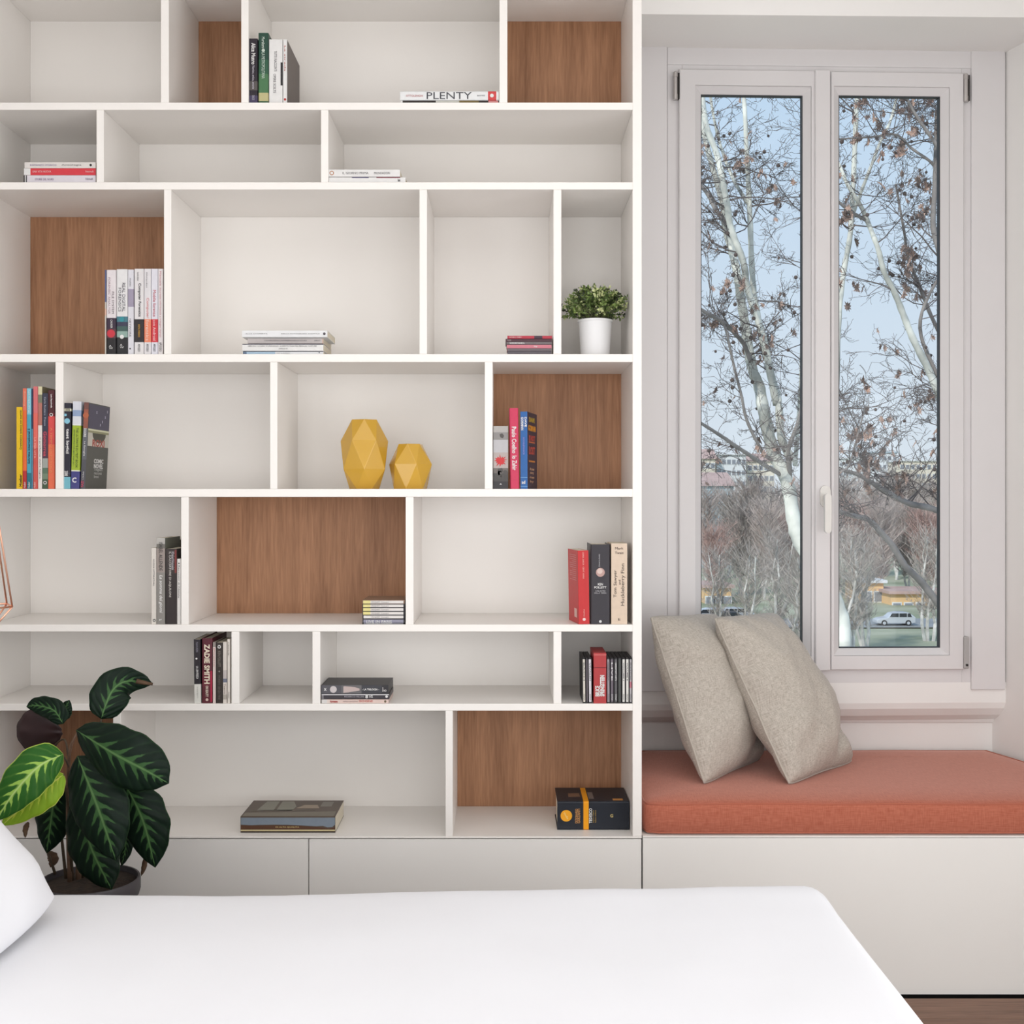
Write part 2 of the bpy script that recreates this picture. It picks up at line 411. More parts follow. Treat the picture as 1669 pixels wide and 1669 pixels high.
# handle
t_ = -.022
def stadium(cx, cz, w_, h_, n=8):
    r_ = w_ / 2; pts = []
    for k in range(n + 1): a = math.pi * k / n; pts.append((cx + r_ * math.cos(a), cz + h_ / 2 - r_ + r_ * math.sin(a)))
    for k in range(n + 1): a = math.pi + math.pi * k / n; pts.append((cx + r_ * math.cos(a), cz - h_ / 2 + r_ + r_ * math.sin(a)))
    return pts
M_handle = mat('handle_enamel', (226, 222, 216), .3, var=.01)
b = MB(); zc = WZ(809, 1344, t_); b.prism(stadium(WS(1344.3, t_), zc, .033, .068), t_ - .008, t_ + .002); rose = b.build('handle', M_handle, win, local=True)
b = MB(); ls = WS(1349, t_ - .045); z0_, z1_ = WZ(869, 1349, t_ - .045), WZ(804.5, 1349, t_ - .045)
b.prism(stadium(ls, (z0_ + z1_) / 2, .021, z1_ - z0_), t_ - .052, t_ - .038)
b.tube([(ls, t_ - .04, z1_ - .012), (WS(1344.3, t_), t_ - .005, z1_ - .012)], .008, 12); b.build('lever', M_handle, rose, local=True)

# ---------------------------------------------------------------- soft furnishings
def pillow(mb, c00, c10, c11, c01, T, n=28, pin=.05, wr=.004, seed=0, k=2.2, belly=(1, 1), fold=False):
    """corners in order; c00->c10 is s, c00->c01 is t"""
    c00, c10, c11, c01 = map(Vector, (c00, c10, c11, c01))
    nrm = (c10 - c00).cross(c01 - c00).normalized(); ss = (c10 - c00); tt = (c01 - c00)
    mb.uv = mb.uv or []
    rim = []
    idx = [{}, {}]
    for side in (0, 1):
        for i in range(n + 1):
            for j in range(n + 1):
                s = -math.cos(math.pi * i / n); t = -math.cos(math.pi * j / n)
                edge = i in (0, n) or j in (0, n)
                if side == 1 and edge: idx[1][i, j] = idx[0][i, j]; continue
                rc = 1 - .045 * (s * t) ** 4
                s2 = s * (1 - pin * (1 - t * t)) * rc; t2 = t * (1 - pin * (1 - s * s)) * rc
                a = (s2 + 1) / 2; b_ = (t2 + 1) / 2
                p = c00 * (1 - a) * (1 - b_) + c10 * a * (1 - b_) + c11 * a * b_ + c01 * (1 - a) * b_
                hgt = T * ((1 - abs(s) ** k) * (1 - abs(t) ** k)) ** .56 * belly[side]
                q = Vector((s * 2.2 + seed, t * 2.2, side * 3.1))
                nz = noise.noise(q) * 1.0 + .5 * noise.noise(q * 2.3)
                # creases running in from the corners and the edges
                cr = math.sin((s + t) * 7 + seed) * max(0, abs(s * t) - .25) * 1.2
                if fold and side == 0:
                    dent = .022 * math.exp(-((t - .12 + .25 * s) / .09) ** 2) * math.exp(-(s + 1) / .35) + .012 * math.exp(-((t + .42 + .3 * s) / .07) ** 2) * math.exp(-(s + 1) / .3)
                    dent += .03 * math.exp(-((t + .72 - .5 * (s - .45)) / .12) ** 2) * math.exp(-((s - .55) / .3) ** 2)
                    dent -= .010 * math.exp(-((t - .3 + .2 * s) / .09) ** 2) * math.exp(-(s + 1) / .4)
                    if not edge: hgt -= min(dent * min(1, hgt / T * 2.2), hgt * .55)
                hgt += wr * (nz + cr) * (0 if edge else 1) * min(1, hgt / T * 3)
                p = p + nrm * (hgt if side == 0 else -hgt)
                if edge: p += nrm * .002 * noise.noise(q * 1.7)
                idx[side][i, j] = len(mb.v); mb.v.append(p); mb.uv.append(((s + 1) / 2, (t + 1) / 2))
        for i in range(n):
            for j in range(n):
                f = [idx[side][i, j], idx[side][i + 1, j], idx[side][i + 1, j + 1], idx[side][i, j + 1]]
                mb.f.append(f if side == 0 else f[::-1]); mb.m.append(0)
    d = idx[0]
    loop = [d[i, 0] for i in range(n)] + [d[n, j] for j in range(n)] + [d[i, n] for i in range(n, 0, -1)] + [d[0, j] for j in range(n, 0, -1)]
    return [mb.v[k_] for k_ in loop]
M_linen = weave('beige_linen', (200, 192, 182), (168, 159, 148), 260, .4)
M_terra = weave('terracotta_linen', (188, 112, 90), (170, 94, 73), 300, .25)
M_terra.node_tree.nodes['Principled BSDF'].inputs['Sheen Weight'].default_value = .6; M_terra.node_tree.nodes['Principled BSDF'].inputs['Sheen Tint'].default_value = (1, .66, .58, 1)
M_sheet = mat('white_bed_linen', (244, 244, 248), .85, spec=.2, var=.008, vs=4, bump=.04, bs=500, sheen=.1)
def cushion(c, lab, T, seed):
    root = empty('throw_cushion', Vector(c[0])); tag(root, lab, 'cushion', 'linen cushions on the window bench')
    mb = MB(); loop = pillow(mb, *c, T, seed=seed, wr=.012, pin=.045, k=2.6, belly=(1.35, .95), fold=True, n=44)
    mb.build('cover', M_linen, root, smooth=True)
    p = MB(); p.tube(loop, .0032, 6, closed=True); p.build('piping', M_linen, root, smooth=True)
zc = SZ(1312) + .008
cushion(((.565, .165, zc), (.80, .50, zc), (.665, .585, zc + .455), (.425, .30, zc + .475)), 'beige linen cushion leaning on the bookcase side, behind the other one', .088, 3.3)
cushion(((.805, .16, zc), (1.075, .46, zc), (.84, .57, zc + .46), (.618, .335, zc + .468)), 'beige linen cushion in front, leaning on the rear cushion', .085, 8.1)

# seat cushion
def seat():
    root = empty('seat_cushion', (1.1, .3, zb)); tag(root, 'long terracotta linen seat cushion with piped edges on the white bench', 'cushion')
    poly = [(SX(1047) + .004, .006), (XR - .012, .006), (XR - .012, yw(2) - .012), (1.672, .352), (1.578, .69), (.444, .69), (.384, .345), (SX(1047) + .004, .33)]
    # densify the outline
    th = SZ(1312) - zb; r_ = .018
    pts = []
    for i in range(len(poly)):
        a, b_ = Vector(poly[i]), Vector(poly[(i + 1) % len(poly)]); n = max(1, int((b_ - a).length / .04))
        for k in range(n): pts.append(a.lerp(b_, k / n))
    # round the two front plan corners
    def inset(d):
        out = []
        n = len(poly); P2 = [Vector(p) for p in poly]; ns = []
        for i in range(n):
            e0 = (P2[i] - P2[i - 1]).normalized(); e1 = (P2[(i + 1) % n] - P2[i]).normalized()
            n0 = Vector((-e0.y, e0.x)); n1 = Vector((-e1.y, e1.x)); nn = (n0 + n1) / (1 + n0.dot(n1)); ns.append(P2[i] + nn * d)
        for i in range(n):
            a, b_ = ns[i], ns[(i + 1) % n]; k_ = max(1, int((P2[(i + 1) % n] - P2[i]).length / .04))
            for k in range(k_): out.append(a.lerp(b_, k / k_))
        if d < .05:
            q = Vector((poly[0][0] + .03, poly[0][1] + .03))
            rr = .03 - d
            out = [(q + (p - q).normalized() * rr if (p.x < q.x and p.y < q.y and (p - q).length > rr) else p) for p in out]
        return out
    levels = []
    for k in range(7):
        a = math.pi / 2 * k / 6; levels.append((r_ * (1 - math.sin(a)), r_ * (1 - math.cos(a))))
    prof = [(r_ * .9, 0)] + [(r_ * .6, .001), (r_ * .2, .006), (0, .014)]
    prof += [(-.003, th * .5), (0, th - .016)]
    prof += [(.001, th - .006), (.006, th - .001), (.03, th + .006), (.09, th + .011), (.15, th + .012)]
    mb = MB(); mb.uv = []; rings = []
    for (d, z) in prof:
        o = inset(d); ring = []
        for p in o:
            sag = .004 * noise.noise(Vector((p.x * 3, p.y * 3, z * 9))) if z > .02 else 0
            ring.append(len(mb.v)); mb.v.append(Vector((p.x, p.y + (.002 * noise.noise(Vector((p.x * 5, z * 20, 1))) if d < .01 else 0), zb + z + sag))); mb.uv.append((p.x * 1.2, (p.y + z) * 1.2))
        rings.append(ring)
    N = len(rings[0])
    for a, b_ in zip(rings[:-1], rings[1:]):
        for i in range(N): mb.f.append([a[i], a[(i + 1) % N], b_[(i + 1) % N], b_[i]]); mb.m.append(0)
    mb.f.append(rings[-1]); mb.m.append(0); mb.f.append(rings[0][::-1]); mb.m.append(0)
    mb.build('cover', M_terra, root, smooth=True)
    for lv in (7, 2):
        p = MB(); p.tube([mb.v[i] + Vector((0, 0, .0005)) for i in rings[lv]], .0026, 6, closed=True); p.build('piping', M_terra, root, smooth=True)
seat()

def rounded_box(a, b, r_, mb, disp=None, nin=30):
    def axis(lo, hi, n):
        e_ = [lo + r_ * (1 - math.cos(math.pi / 2 * k / 5)) for k in range(5)]
        return e_ + [lo + r_ + (hi - lo - 2 * r_) * k / n for k in range(n + 1)] + [hi - (x - lo) for x in e_[::-1]]
    ax = [axis(a[i], b[i], max(2, int((b[i] - a[i]) / .045))) for i in range(3)]
    ids = {}
    def vid(p):
        key = tuple(round(x, 6) for x in p)
        if key in ids: return ids[key]
        inn = Vector([min(max(p[i], a[i] + r_), b[i] - r_) for i in range(3)])
        d = Vector(p) - inn; q = inn + d.normalized() * r_ if d.length > 1e-9 else inn
        if disp: q = disp(q)
        ids[key] = len(mb.v); mb.v.append(q); return ids[key]
    for i in range(3):
        j, k = (i + 1) % 3, (i + 2) % 3
        for lo in (a[i], b[i]):
            for u_ in range(len(ax[j]) - 1):
                for v_ in range(len(ax[k]) - 1):
                    q = []
                    for (uu, vv) in ((u_, v_), (u_ + 1, v_), (u_ + 1, v_ + 1), (u_, v_ + 1)):
                        p = [0, 0, 0]; p[i] = lo; p[j] = ax[j][uu]; p[k] = ax[k][vv]; q.append(vid(p))
                    if lo == a[i]: q = q[::-1]
                    mb.f.append(q); mb.m.append(0)
# bed
BX0, BX1, BY0, BY1 = -1.42, .681, -2.36, -.675
bed = empty('bed', ((BX0 + BX1) / 2, (BY0 + BY1) / 2, 0)); tag(bed, 'low bed under the white duvet, in the foreground', 'bed')
b = MB(); b.cbox((BX0 + .05, BY0 + .05, .06), (BX1 - .06, BY1 - .06, .24), .01); b.build('base', M_door, bed)
b = MB(); rounded_box((BX0 + .04, BY0 + .04, .24), (BX1 - .04, BY1 - .04, .47), .04, b); b.build('mattress', M_sheet, bed, smooth=True)
b = MB(); b.cbox((BX0 - .07, BY0, 0), (BX0 - .01, BY1, 1.02), .015); b.build('headboard', M_door, bed)
for sx in (BX0 + .12, BX1 - .16):
    for sy in (BY0 + .12, BY1 - .16):
        b = MB(); b.box((sx, sy, 0), (sx + .05, sy + .05, .06)); b.build('leg', M_dark, bed)
def dsp(q):
    x, y_, z = q
    if z > .4:
        z += .006 * noise.noise(Vector((x * 2.1, y_ * 2.1, 0))) + .003 * noise.noise(Vector((x * 6, y_ * 5, 4)))
        edge = max(0, 1 - abs(y_ - BY1) / .35)
        z += edge * (.007 * math.sin((x + .3) * 2.3) + .004 * noise.noise(Vector((x * 7, 2, 0))))
        z -= .010 * edge * math.exp(-((x + .42) / .3) ** 2) + .0015 * math.exp(-((y_ - BY1 + .13 + .01 * math.sin(x * 3)) / .008) ** 2)
    else:
        x += .012 * noise.noise(Vector((y_ * 5, z * 3, 2))) if abs(x - BX1) < .1 else 0
        y_ += .012 * noise.noise(Vector((x * 5, z * 3, 7))) if abs(y_ - BY1) < .1 else 0
    return Vector((x, y_, z))
b = MB(); rounded_box((BX0, BY0, .13), (BX1, BY1, .518), .055, b, dsp)
tag(b.build('duvet', M_sheet, smooth=True), 'smooth white duvet spread over the bed', 'duvet')
# headboard pillow, corner in the left foreground
pc = MB()
pl = pillow(pc, (-.873, -.85, .546), (-.925, -1.5, .545), (-1.29, -1.5, .90), (-1.25, -.84, .90), .085, seed=5.2, wr=.006, pin=-.05, belly=(.8, 1.1))
po = tag(empty('pillow', (-.9, -.9, .5)), 'white bed pillow standing at the head of the bed, left edge', 'pillow')
pc.build('pillowcase', M_sheet, po, smooth=True)
# ---------------------------------------------------------------- books, discs and films
WHT = (238, 236, 234); BLK = (34, 32, 34)
def book(x0, x1, yt, shelf, label, cover, bands=(), texts=(), discs=(), Y0=.022, dw=.135, tilt=0, rz=0, hard=False, group=None, name='book', cat='book', lying=False, yb=None, dz=0, plates=(), back=None, spine_label=None):
    """upright: pixel box of the spine; lying: x0..x1 length, yt..yb thickness in pixels"""
    if Y0 < .034: Y0 = min(Y0, .005 + Y0 * .1)
    k = (D + Y0) / F
    if lying:
        h = (x1 - x0) * k; wd = (yb - yt) * k - .0004
        z0 = H - (yb - VY) * k
        if z0 - SZ(shelf) < .006: z0 = SZ(shelf) + .0003
        z1 = H - (yt - VY) * k; wd = z1 - z0 - .0003
        loc = Vector(((x0 - VX) * k, Y0, z0 + wd / 2))
    else:
        wd = (x1 - x0) * k - .0004; h = (H - (yt - VY) * k) - SZ(shelf)
        loc = Vector((((x0 + x1) / 2 - VX) * k, Y0, SZ(shelf) + abs(math.sin(R(tilt))) * wd / 2 + .0003))
    root = bpy.data.objects.new(name, None); col.objects.link(root); root.location = loc
    root.empty_display_size = .03
    if lying: root.rotation_euler = Matrix.Rotation(R(rz), 3, 'Z').to_4x4().to_euler() if False else (Matrix.Rotation(R(rz), 4, 'Z') @ Matrix.Rotation(R(90), 4, 'Y')).to_euler()
    else: root.rotation_euler = (0, R(tilt), R(rz))
    tag(root, label, cat, group)
    th = .0022 if hard else .0009
    th = min(th, wd * .2); rr = min(wd * .42, .004 if hard else .0012)
    hw = wd / 2
    out = [(-hw, dw), (-hw, rr)] + [(-hw + rr * (1 - math.cos(a)), rr * (1 - math.sin(a))) for a in (.5, 1.05)] + [(-hw + rr, 0), (hw - rr, 0)] + \
          [(hw - rr * (1 - math.cos(a)), rr * (1 - math.sin(a))) for a in (1.05, .5)] + [(hw, rr), (hw, dw)]
    n = len(out)
    inn = []
    for (x, y) in out:
        inn.append((max(-hw + th, min(hw - th, x)), max(th, y) if y < dw else dw))
    mats = [flat(cover)]; zs = [0.0]; bm_ = []
    bd = sorted(bands); cur = 0
    for (a, b_, c) in bd:
        if a > cur + 1e-6: zs.append(a * h); bm_.append(0)
        mi = next((i for i, m_ in enumerate(mats) if m_ is flat(c)), None)
        if mi is None: mats.append(flat(c)); mi = len(mats) - 1
        zs.append(b_ * h); bm_.append(mi); cur = b_
    if cur < 1 - 1e-6: zs.append(h); bm_.append(0)
    bi = 0
    if back is not None: mats.append(flat(back)); bi = len(mats) - 1
    mb = MB()
    for k_ in range(len(zs) - 1):
        za, zb_ = zs[k_], zs[k_ + 1]
        vs = [(x, y, za) for x, y in out] + [(x, y, zb_) for x, y in out]
        for i in range(n - 1):
            mi = bm_[k_] if (1 <= i <= n - 3) else (bi if back is not None and i == n - 2 else (bm_[k_] if back is None and not lying else 0))
            mb.add([vs[i], vs[i + 1], vs[n + i + 1], vs[n + i]], [(0, 1, 2, 3)], mi)
    vs = [(x, y, 0) for x, y in inn] + [(x, y, h) for x, y in inn]
    for i in range(n - 1): mb.add([vs[i], vs[i + 1], vs[n + i + 1], vs[n + i]], [(3, 2, 1, 0)], 0)
    for z, top in ((0, 0), (h, 1)):
        for i in range(n - 1):
            q = [(*out[i], z), (*out[i + 1], z), (*inn[i + 1], z), (*inn[i], z)]
            mb.add(q, [(0, 1, 2, 3)], bm_[-1] if top else bm_[0])
    for i, s in ((0, 1), (n - 1, -1)):
        mb.add([(*out[i], 0), (*out[i], h), (*inn[i], h), (*inn[i], 0)], [(0, 1, 2, 3)], 0)
    bm2 = mb.build('cover', mats, root, local=True, fix=False)
    me = bm2.data; b2 = bmesh.new(); b2.from_mesh(me); bmesh.ops.remove_doubles(b2, verts=b2.verts[:], dist=1e-6); bmesh.ops.recalc_face_normals(b2, faces=b2.faces[:]); b2.to_mesh(me); b2.free()
    if name == 'book':
        ov = .003 if hard else .0004
        pg = MB(); pg.box((-hw + th + .0001, th + .0004, ov), (hw - th - .0001, dw - ov - .0008, h - ov)); pg.build('pages', M_page, root, local=True)
    else:
        pg = MB(); pg.box((-hw + .0002, rr + .0008, .0002), (hw - .0002, dw - .0002, h - .0002)); pg.build('case_body', flat(cover), root, local=True)
    for pi_, (c, u0, u1, v0, v1) in enumerate(plates):
        p = MB(); p.box((-hw + u0 * wd, -.0003 - .0003 * pi_, v0 * h), (-hw + u1 * wd, .0004, v1 * h)); p.build('printed_panel', flat(c), root, local=True)
    for di, (c, u, v, r_) in enumerate(discs):
        p = MB(); put_disc(p, -hw + u * wd, v * h, r_ * wd, -.0003 - .0004 * di); p.build('emblem', flat(c), root, local=True)
    for tx in texts:
        s, c, u, v0, v1, hh, dr = tx[:7]; kw = tx[7] if len(tx) > 7 else {}
        p = MB()
        if dr == 'h': put_text(p, s, -hw + u * wd, (v0 + v1) / 2 * h, hh * wd, (v1 - v0) * h, -.0009 if name != 'book' else -.0004, 'h', **kw)
        else: put_text(p, s, -hw + u * wd, (v0 + v1) / 2 * h, (v1 - v0) * h, hh * wd, -.0009 if name != 'book' else -.0004, dr, **kw)
        p.build('lettering', flat(c), root, local=True, fix=False)
    return root
B = book
GY = (120, 116, 118)
# --- top row
g = 'books in the top compartment'
B(406, 419.8, 63, 167, 'dark violet paperback with white author name, leftmost in the top row', (44, 36, 46), [(0, .12, (74, 66, 96)), (.2, .34, (92, 86, 84))],
  [('Alice Munro', WHT, .52, .6, .93, .5, 'd', {'bold': .02}), ('Nemico, amico, amante', (200, 196, 205), .5, .22, .58, .34, 'd'), ('EINAUDI', (190, 186, 200), .5, .05, .12, .3, 'd')], dw=.13, group=g)
B(420.8, 437.6, 53.7, 167, 'dark green hardback, tallest book in the top row', (38, 74, 60), [(.03, .15, (196, 188, 138)), (.15, .42, (78, 124, 84)), (0, .03, (60, 96, 66)), (.42, .62, (52, 96, 72))],
  [('Murakami', (214, 226, 214), .5, .78, .94, .3, 'd'), ('LA METROPOLITANA', (204, 218, 206), .5, .35, .72, .32, 'd')], [((206, 216, 204), .5, .75, .16)], dw=.15, hard=True, group=g)
B(438.4, 460.6, 64.5, 167, 'thick white paperback with thin grey spine lettering, third in the top row', WHT, [],
  [('TUTTI I RACCONTI', GY, .48, .5, .82, .2, 'd'), ('OPERE SCELTE', GY, .42, .16, .46, .2, 'd')], plates=[(BLK, .86, 1, .28, .64)], dw=.15, group=g)
B(461.2, 468, 64.5, 167, 'slim white-spined book with a dark grey photographic cover, right end of the top row', WHT, [], [('La strada', (190, 110, 100), .5, .5, .9, .4, 'd')], dw=.195, back=(96, 84, 78), group=g,
  discs=[((190, 60, 56), .5, .06, .3)])
r = book(652, 813, 148, 167, 'white cookbook lying flat with big grey capitals on its spine', (240, 240, 240), [(.89, .975, (214, 74, 76))],
  [('OTTOLENGHI', (196, 110, 110), .52, .06, .23, .2, 'u'), ('PLENTY', (74, 74, 80), .5, .27, .725, .72, 'u'), ('EBURY PRESS', (150, 150, 154), .5, .78, .86, .14, 'u')], [(WHT, .5, .93, .2)], lying=True, yb=163.6, dw=.2, hard=True, group='lying books in the upper rows')
r = book(653, 812, 163.6, 167, 'thin dark patterned book under the white cookbook', (50, 44, 38), [(0, .02, WHT), (.36, .6, (200, 198, 190)), (.6, .8, (120, 104, 60)), (.9, 1, (214, 140, 136))], [], lying=True, yb=167, dw=.2, group='lying books in the upper rows')
# --- second row
g = 'lying books in the upper rows'
B(40, 156, 264, 297, 'white paperback on top of the red one in the left stack', (232, 226, 220), [], [('ROMANZO STORICO', (150, 130, 170), .5, .08, .45, .25, 'u'), ('Antologia', GY, .5, .52, .8, .3, 'u')], [((40, 40, 40), .5, .93, .2)], lying=True, yb=274, group=g)
B(39, 156, 274, 297, 'red-spined paperback between two white ones, second row', (222, 66, 76), [(0, .09, WHT)], [('UNA VITA NUOVA', (250, 200, 200), .5, .12, .38, .3, 'u'), ('Feltrinelli', (250, 200, 200), .5, .86, .97, .28, 'u')], lying=True, yb=285.3, Y0=.018, group=g)
B(38.5, 156, 285.3, 297, 'white paperback with a striped corner under the red one', (230, 224, 230), [(0, .016, BLK), (.016, .03, WHT), (.03, .046, BLK)], [('STORIE DEL NORD', (150, 130, 160), .55, .16, .42, .28, 'u'), ('Feltrinelli', (130, 120, 140), .5, .86, .96, .26, 'u')], lying=True, yb=297, group=g)
B(535, 652, 276, 297, 'white book with a ring emblem on top of the short middle stack', WHT, [], [('IL GIORNO PRIMA', GY, .5, .2, .56, .32, 'u'), ('MONDADORI', GY, .5, .64, .86, .32, 'u')], [((190, 130, 90), .5, .05, .3), (WHT, .5, .05, .2)], lying=True, yb=288, group=g)
B(536, 661, 288.6, 297, 'longer white book at the bottom of the short middle stack', WHT, [], [('Racconti', (60, 60, 60), .5, .9, .93, .5, 'u')], plates=[((70, 60, 110), 0, .14, .3, .52), ((130, 40, 60), 0, .14, .62, .93)], lying=True, yb=297, Y0=.028, group=g)
# --- third row, computer books against the walnut
g = 'computing books standing on the walnut-backed shelf'
AP = (40, 40, 44)
B(170.6, 173, 440, 577, 'very thin blue-backed volume at the left end of the computing books', (206, 200, 190), [(.62, 1, (96, 104, 140)), (.46, .54, (230, 190, 170))], [], dw=.17, Y0=.03, group=g)
B(173, 189, 440, 577, 'white and black textbook with a red disc on the spine', (236, 228, 230), [(0, .19, (38, 36, 38)), (.19, .3, (92, 60, 66)), (.3, .43, (62, 48, 66))],
  [('FORENSIC ANALYSIS', (176, 150, 160), .32, .48, .91, .22, 'd'), ('FILE SYSTEM', (120, 110, 116), .7, .48, .74, .24, 'd'), ('CARRIER', WHT, .55, .31, .41, .2, 'd'), ('A\nW', WHT, .5, .06, .11, .4, 'h')], [((206, 58, 72), .5, .245, .42)], dw=.17, hard=True, group=g)
B(189.4, 208, 439, 577, 'white textbook with grey capitals and a teal picture low on the spine', (236, 234, 234), [(0, .2, (40, 40, 44)), (.2, .27, (150, 176, 168)), (.27, .33, (70, 96, 92)), (.33, .38, (62, 60, 84)), (.38, .445, (76, 128, 142))],
  [('REAL DIGITAL', (84, 80, 92), .66, .5, .84, .28, 'd'), ('FORENSICS', (84, 80, 92), .32, .5, .78, .24, 'd'), ('A\nW', WHT, .5, .07, .12, .35, 'h')], [(WHT, .5, .205, .18), ((60, 150, 160), .5, .41, .22)], dw=.17, hard=True, group=g)
B(208.4, 217.8, 439.5, 577, 'slim white volume with a grey-violet block, third computing book', (228, 226, 232), [(.56, .77, (166, 156, 176))], [('NETWORK', GY, .4, .2, .42, .35, 'd'), ('Analysis', GY, .4, .8, .9, .3, 'd')], [((40, 40, 44), .4, .065, .14)], dw=.17, group=g)
B(219, 234.3, 438.3, 577, 'white manual with bold black title and a black block with yellow print', (234, 230, 230), [(.14, .41, (48, 44, 46))],
  [('Computer Forensics', (44, 42, 48), .55, .44, .83, .38, 'd', {'bold': .015}), ('Seconda edizione', GY, .4, .86, .96, .18, 'd'), ('DIGITAL FORENSICS', (232, 176, 70), .5, .2, .35, .2, 'd'), ('APOGEO', AP, .5, .03, .12, .26, 'd')], dw=.17, group=g)
B(234.9, 246, 438.3, 577, 'white manual with a salmon orange block and pale red title', (232, 228, 230), [(.14, .41, (240, 142, 108))],
  [('Computer', (220, 110, 110), .5, .42, .66, .5, 'd'), ('forensics', (246, 220, 206), .5, .16, .4, .5, 'd'), ('Ghirardini', GY, .4, .78, .96, .2, 'd'), ('APOGEO', AP, .5, .03, .12, .34, 'd')], dw=.17, group=g)
B(246.4, 257.2, 438.3, 577, 'white manual with a bright red block and red title', (230, 228, 236), [(.14, .41, (214, 60, 70))],
  [('Mobile forense', (196, 60, 80), .5, .44, .75, .45, 'd'), ('con Android', (250, 214, 214), .5, .16, .4, .42, 'd'), ('APOGEO', AP, .5, .03, .12, .34, 'd')], dw=.17, group=g)
B(257.6, 265.6, 438.3, 577, 'thin white manual with fine pink lettering touching the divider', (234, 226, 226), [],
  [('Sicurezza informatica e indagini digitali', (206, 130, 140), .45, .2, .78, .34, 'd'), ('Manuale', (200, 120, 130), .5, .8, .97, .3, 'd'), ('APOGEO', AP, .5, .03, .14, .5, 'd')], dw=.17, group=g)
g = 'white books lying in the widest third-row compartment'
B(394.5, 533.5, 538.5, 577, 'top white book of the four-book stack, shifted to the right', (240, 240, 242), [], [('ALLA SCOPERTA', GY, .5, .04, .3, .14, 'u'), ('DELLA FOTOGRAFIA DIGITALE', GY, .5, .46, .91, .14, 'u')], [((80, 74, 80), .5, .965, .2)], lying=True, yb=549.5, dw=.15, Y0=.02, group=g)
B(403.5, 527, 550, 577, 'second white book of the four-book stack, set in at the left', (240, 230, 228), [(.985, 1, (240, 208, 190))], [('CONVERSAZIONI E RAPPRESENTAZIONI SOCIALI', GY, .5, .22, .78, .18, 'u'), ('CAROCCI', GY, .5, .88, .96, .2, 'u')], lying=True, yb=560, dw=.15, Y0=.04, group=g)
B(395, 527, 560.4, 577, 'third white book with two lines of tiny print, dark-edged', (236, 234, 232), [], [('LIBRO DI X  IL CORSO DI LINGUAGGIO  LE DIRETTE VIAGGI DEL PERSONAL COMPUTER', (110, 104, 104), .3, .07, .92, .15, 'u'), ('OFFICE XP', GY, .68, .45, .56, .15, 'u')], plates=[((60, 56, 76), 0, .1, 0, 1)], lying=True, yb=572, dw=.15, Y0=.022, group=g)
B(396, 527, 572.6, 577, 'white book with a pale blue band at the bottom of the stack', (236, 236, 238), [(0, .045, (104, 122, 146)), (.045, .4, (176, 200, 220))], [('reti e sistemi', GY, .6, .42, .58, .2, 'u')], [((70, 70, 70), .45, .95, .2)], plates=[((54, 58, 76), 0, .16, 0, 1)], lying=True, yb=577.5, dw=.15, Y0=.022, group=g)
g = 'pocket books stacked left of the potted shrub'
cs = [((188, 60, 76), 827, 900, 547, 552, 'red pocket book, topmost of the small dark stack'), ((84, 52, 62), 824, 899.5, 552, 556.8, 'dark maroon pocket book, second in the small stack'),
      ((120, 110, 112), 825.5, 899.5, 556.8, 561.6, 'grey pocket book with white lettering in the small stack'), ((214, 128, 142), 826, 899, 561.6, 567.6, 'pink pocket book in the middle of the small stack'),
      ((112, 104, 108), 827, 899, 567.6, 572.2, 'grey pocket book just under the pink one'), ((96, 90, 96), 827, 899, 572.2, 577, 'lowest grey pocket book, on the shelf under the small stack')]
for i, (c, a, b_, t0_, t1_, lb) in enumerate(cs):
    B(a, b_, t0_, 577, lb, c, [(.6, .78, (70, 52, 66))] if i == 0 else [], [[('AMORE E OMBRA', (246, 214, 214), .5, .04, .32, .4, 'u')], [('NOIR', (200, 180, 180), .5, .04, .12, .5, 'u')], [('SAMARCANDA', WHT, .5, .07, .4, .5, 'u', {'bold': .02})], [('Vita', WHT, .5, .6, .68, .5, 'u')], [], []][i],
      lying=True, yb=t1_, dw=.105, Y0=.02 + .002 * (i % 3), group=g)
# --- fourth row
g = 'colourful books in the far left compartment'
B(26.5, 36.6, 663.5, 797, 'short yellow grammar book at the left end of the colourful row', (242, 198, 30), [], [('Grammatica tedesca con esercizi', (60, 52, 30), .72, .48, .96, .36, 'd' if False else 'u'), ('Hueber', (30, 28, 26), .7, .03, .18, .5, 'u', {'bold': .02})], dw=.15, Y0=.03, group=g)
B(36.9, 43.4, 633, 797, 'thin orange language book beside the yellow one', (240, 112, 58), [(0, .18, (190, 50, 52)), (.78, 1, (236, 120, 96))], [('Hueber', WHT, .5, .01, .07, .5, 'u'), ('Training', (250, 200, 170), .5, .82, .97, .4, 'u')], dw=.17, group=g)
B(43.6, 50.8, 633, 797, 'light blue language course book, third from the left', (84, 172, 196), [(0, .16, (42, 118, 136)), (.74, 1, (140, 208, 226))], [('Schritte international 5', (24, 40, 60), .5, .25, .6, .5, 'u', {'bold': .02}), ('Hueber', WHT, .5, .01, .07, .5, 'u'), ('Kursbuch', WHT, .5, .76, .98, .36, 'u')], dw=.17, group=g)
B(51, 53.6, 634, 797, 'very thin navy booklet beside the light blue one', (52, 60, 92), [(0, .6, (96, 150, 176))], [], dw=.17, Y0=.03, group=g)
B(54, 61.6, 630, 797, 'coral pink paperback, tall, in the colourful row', (232, 112, 100), [(0, .4, (214, 92, 84)), (.74, 1, (222, 118, 122))], [('Hueber', (250, 220, 210), .3, .01, .07, .4, 'u'), ('LA MIA VITA', (250, 200, 190), .4, .3, .5, .35, 'd')], dw=.16, group=g)
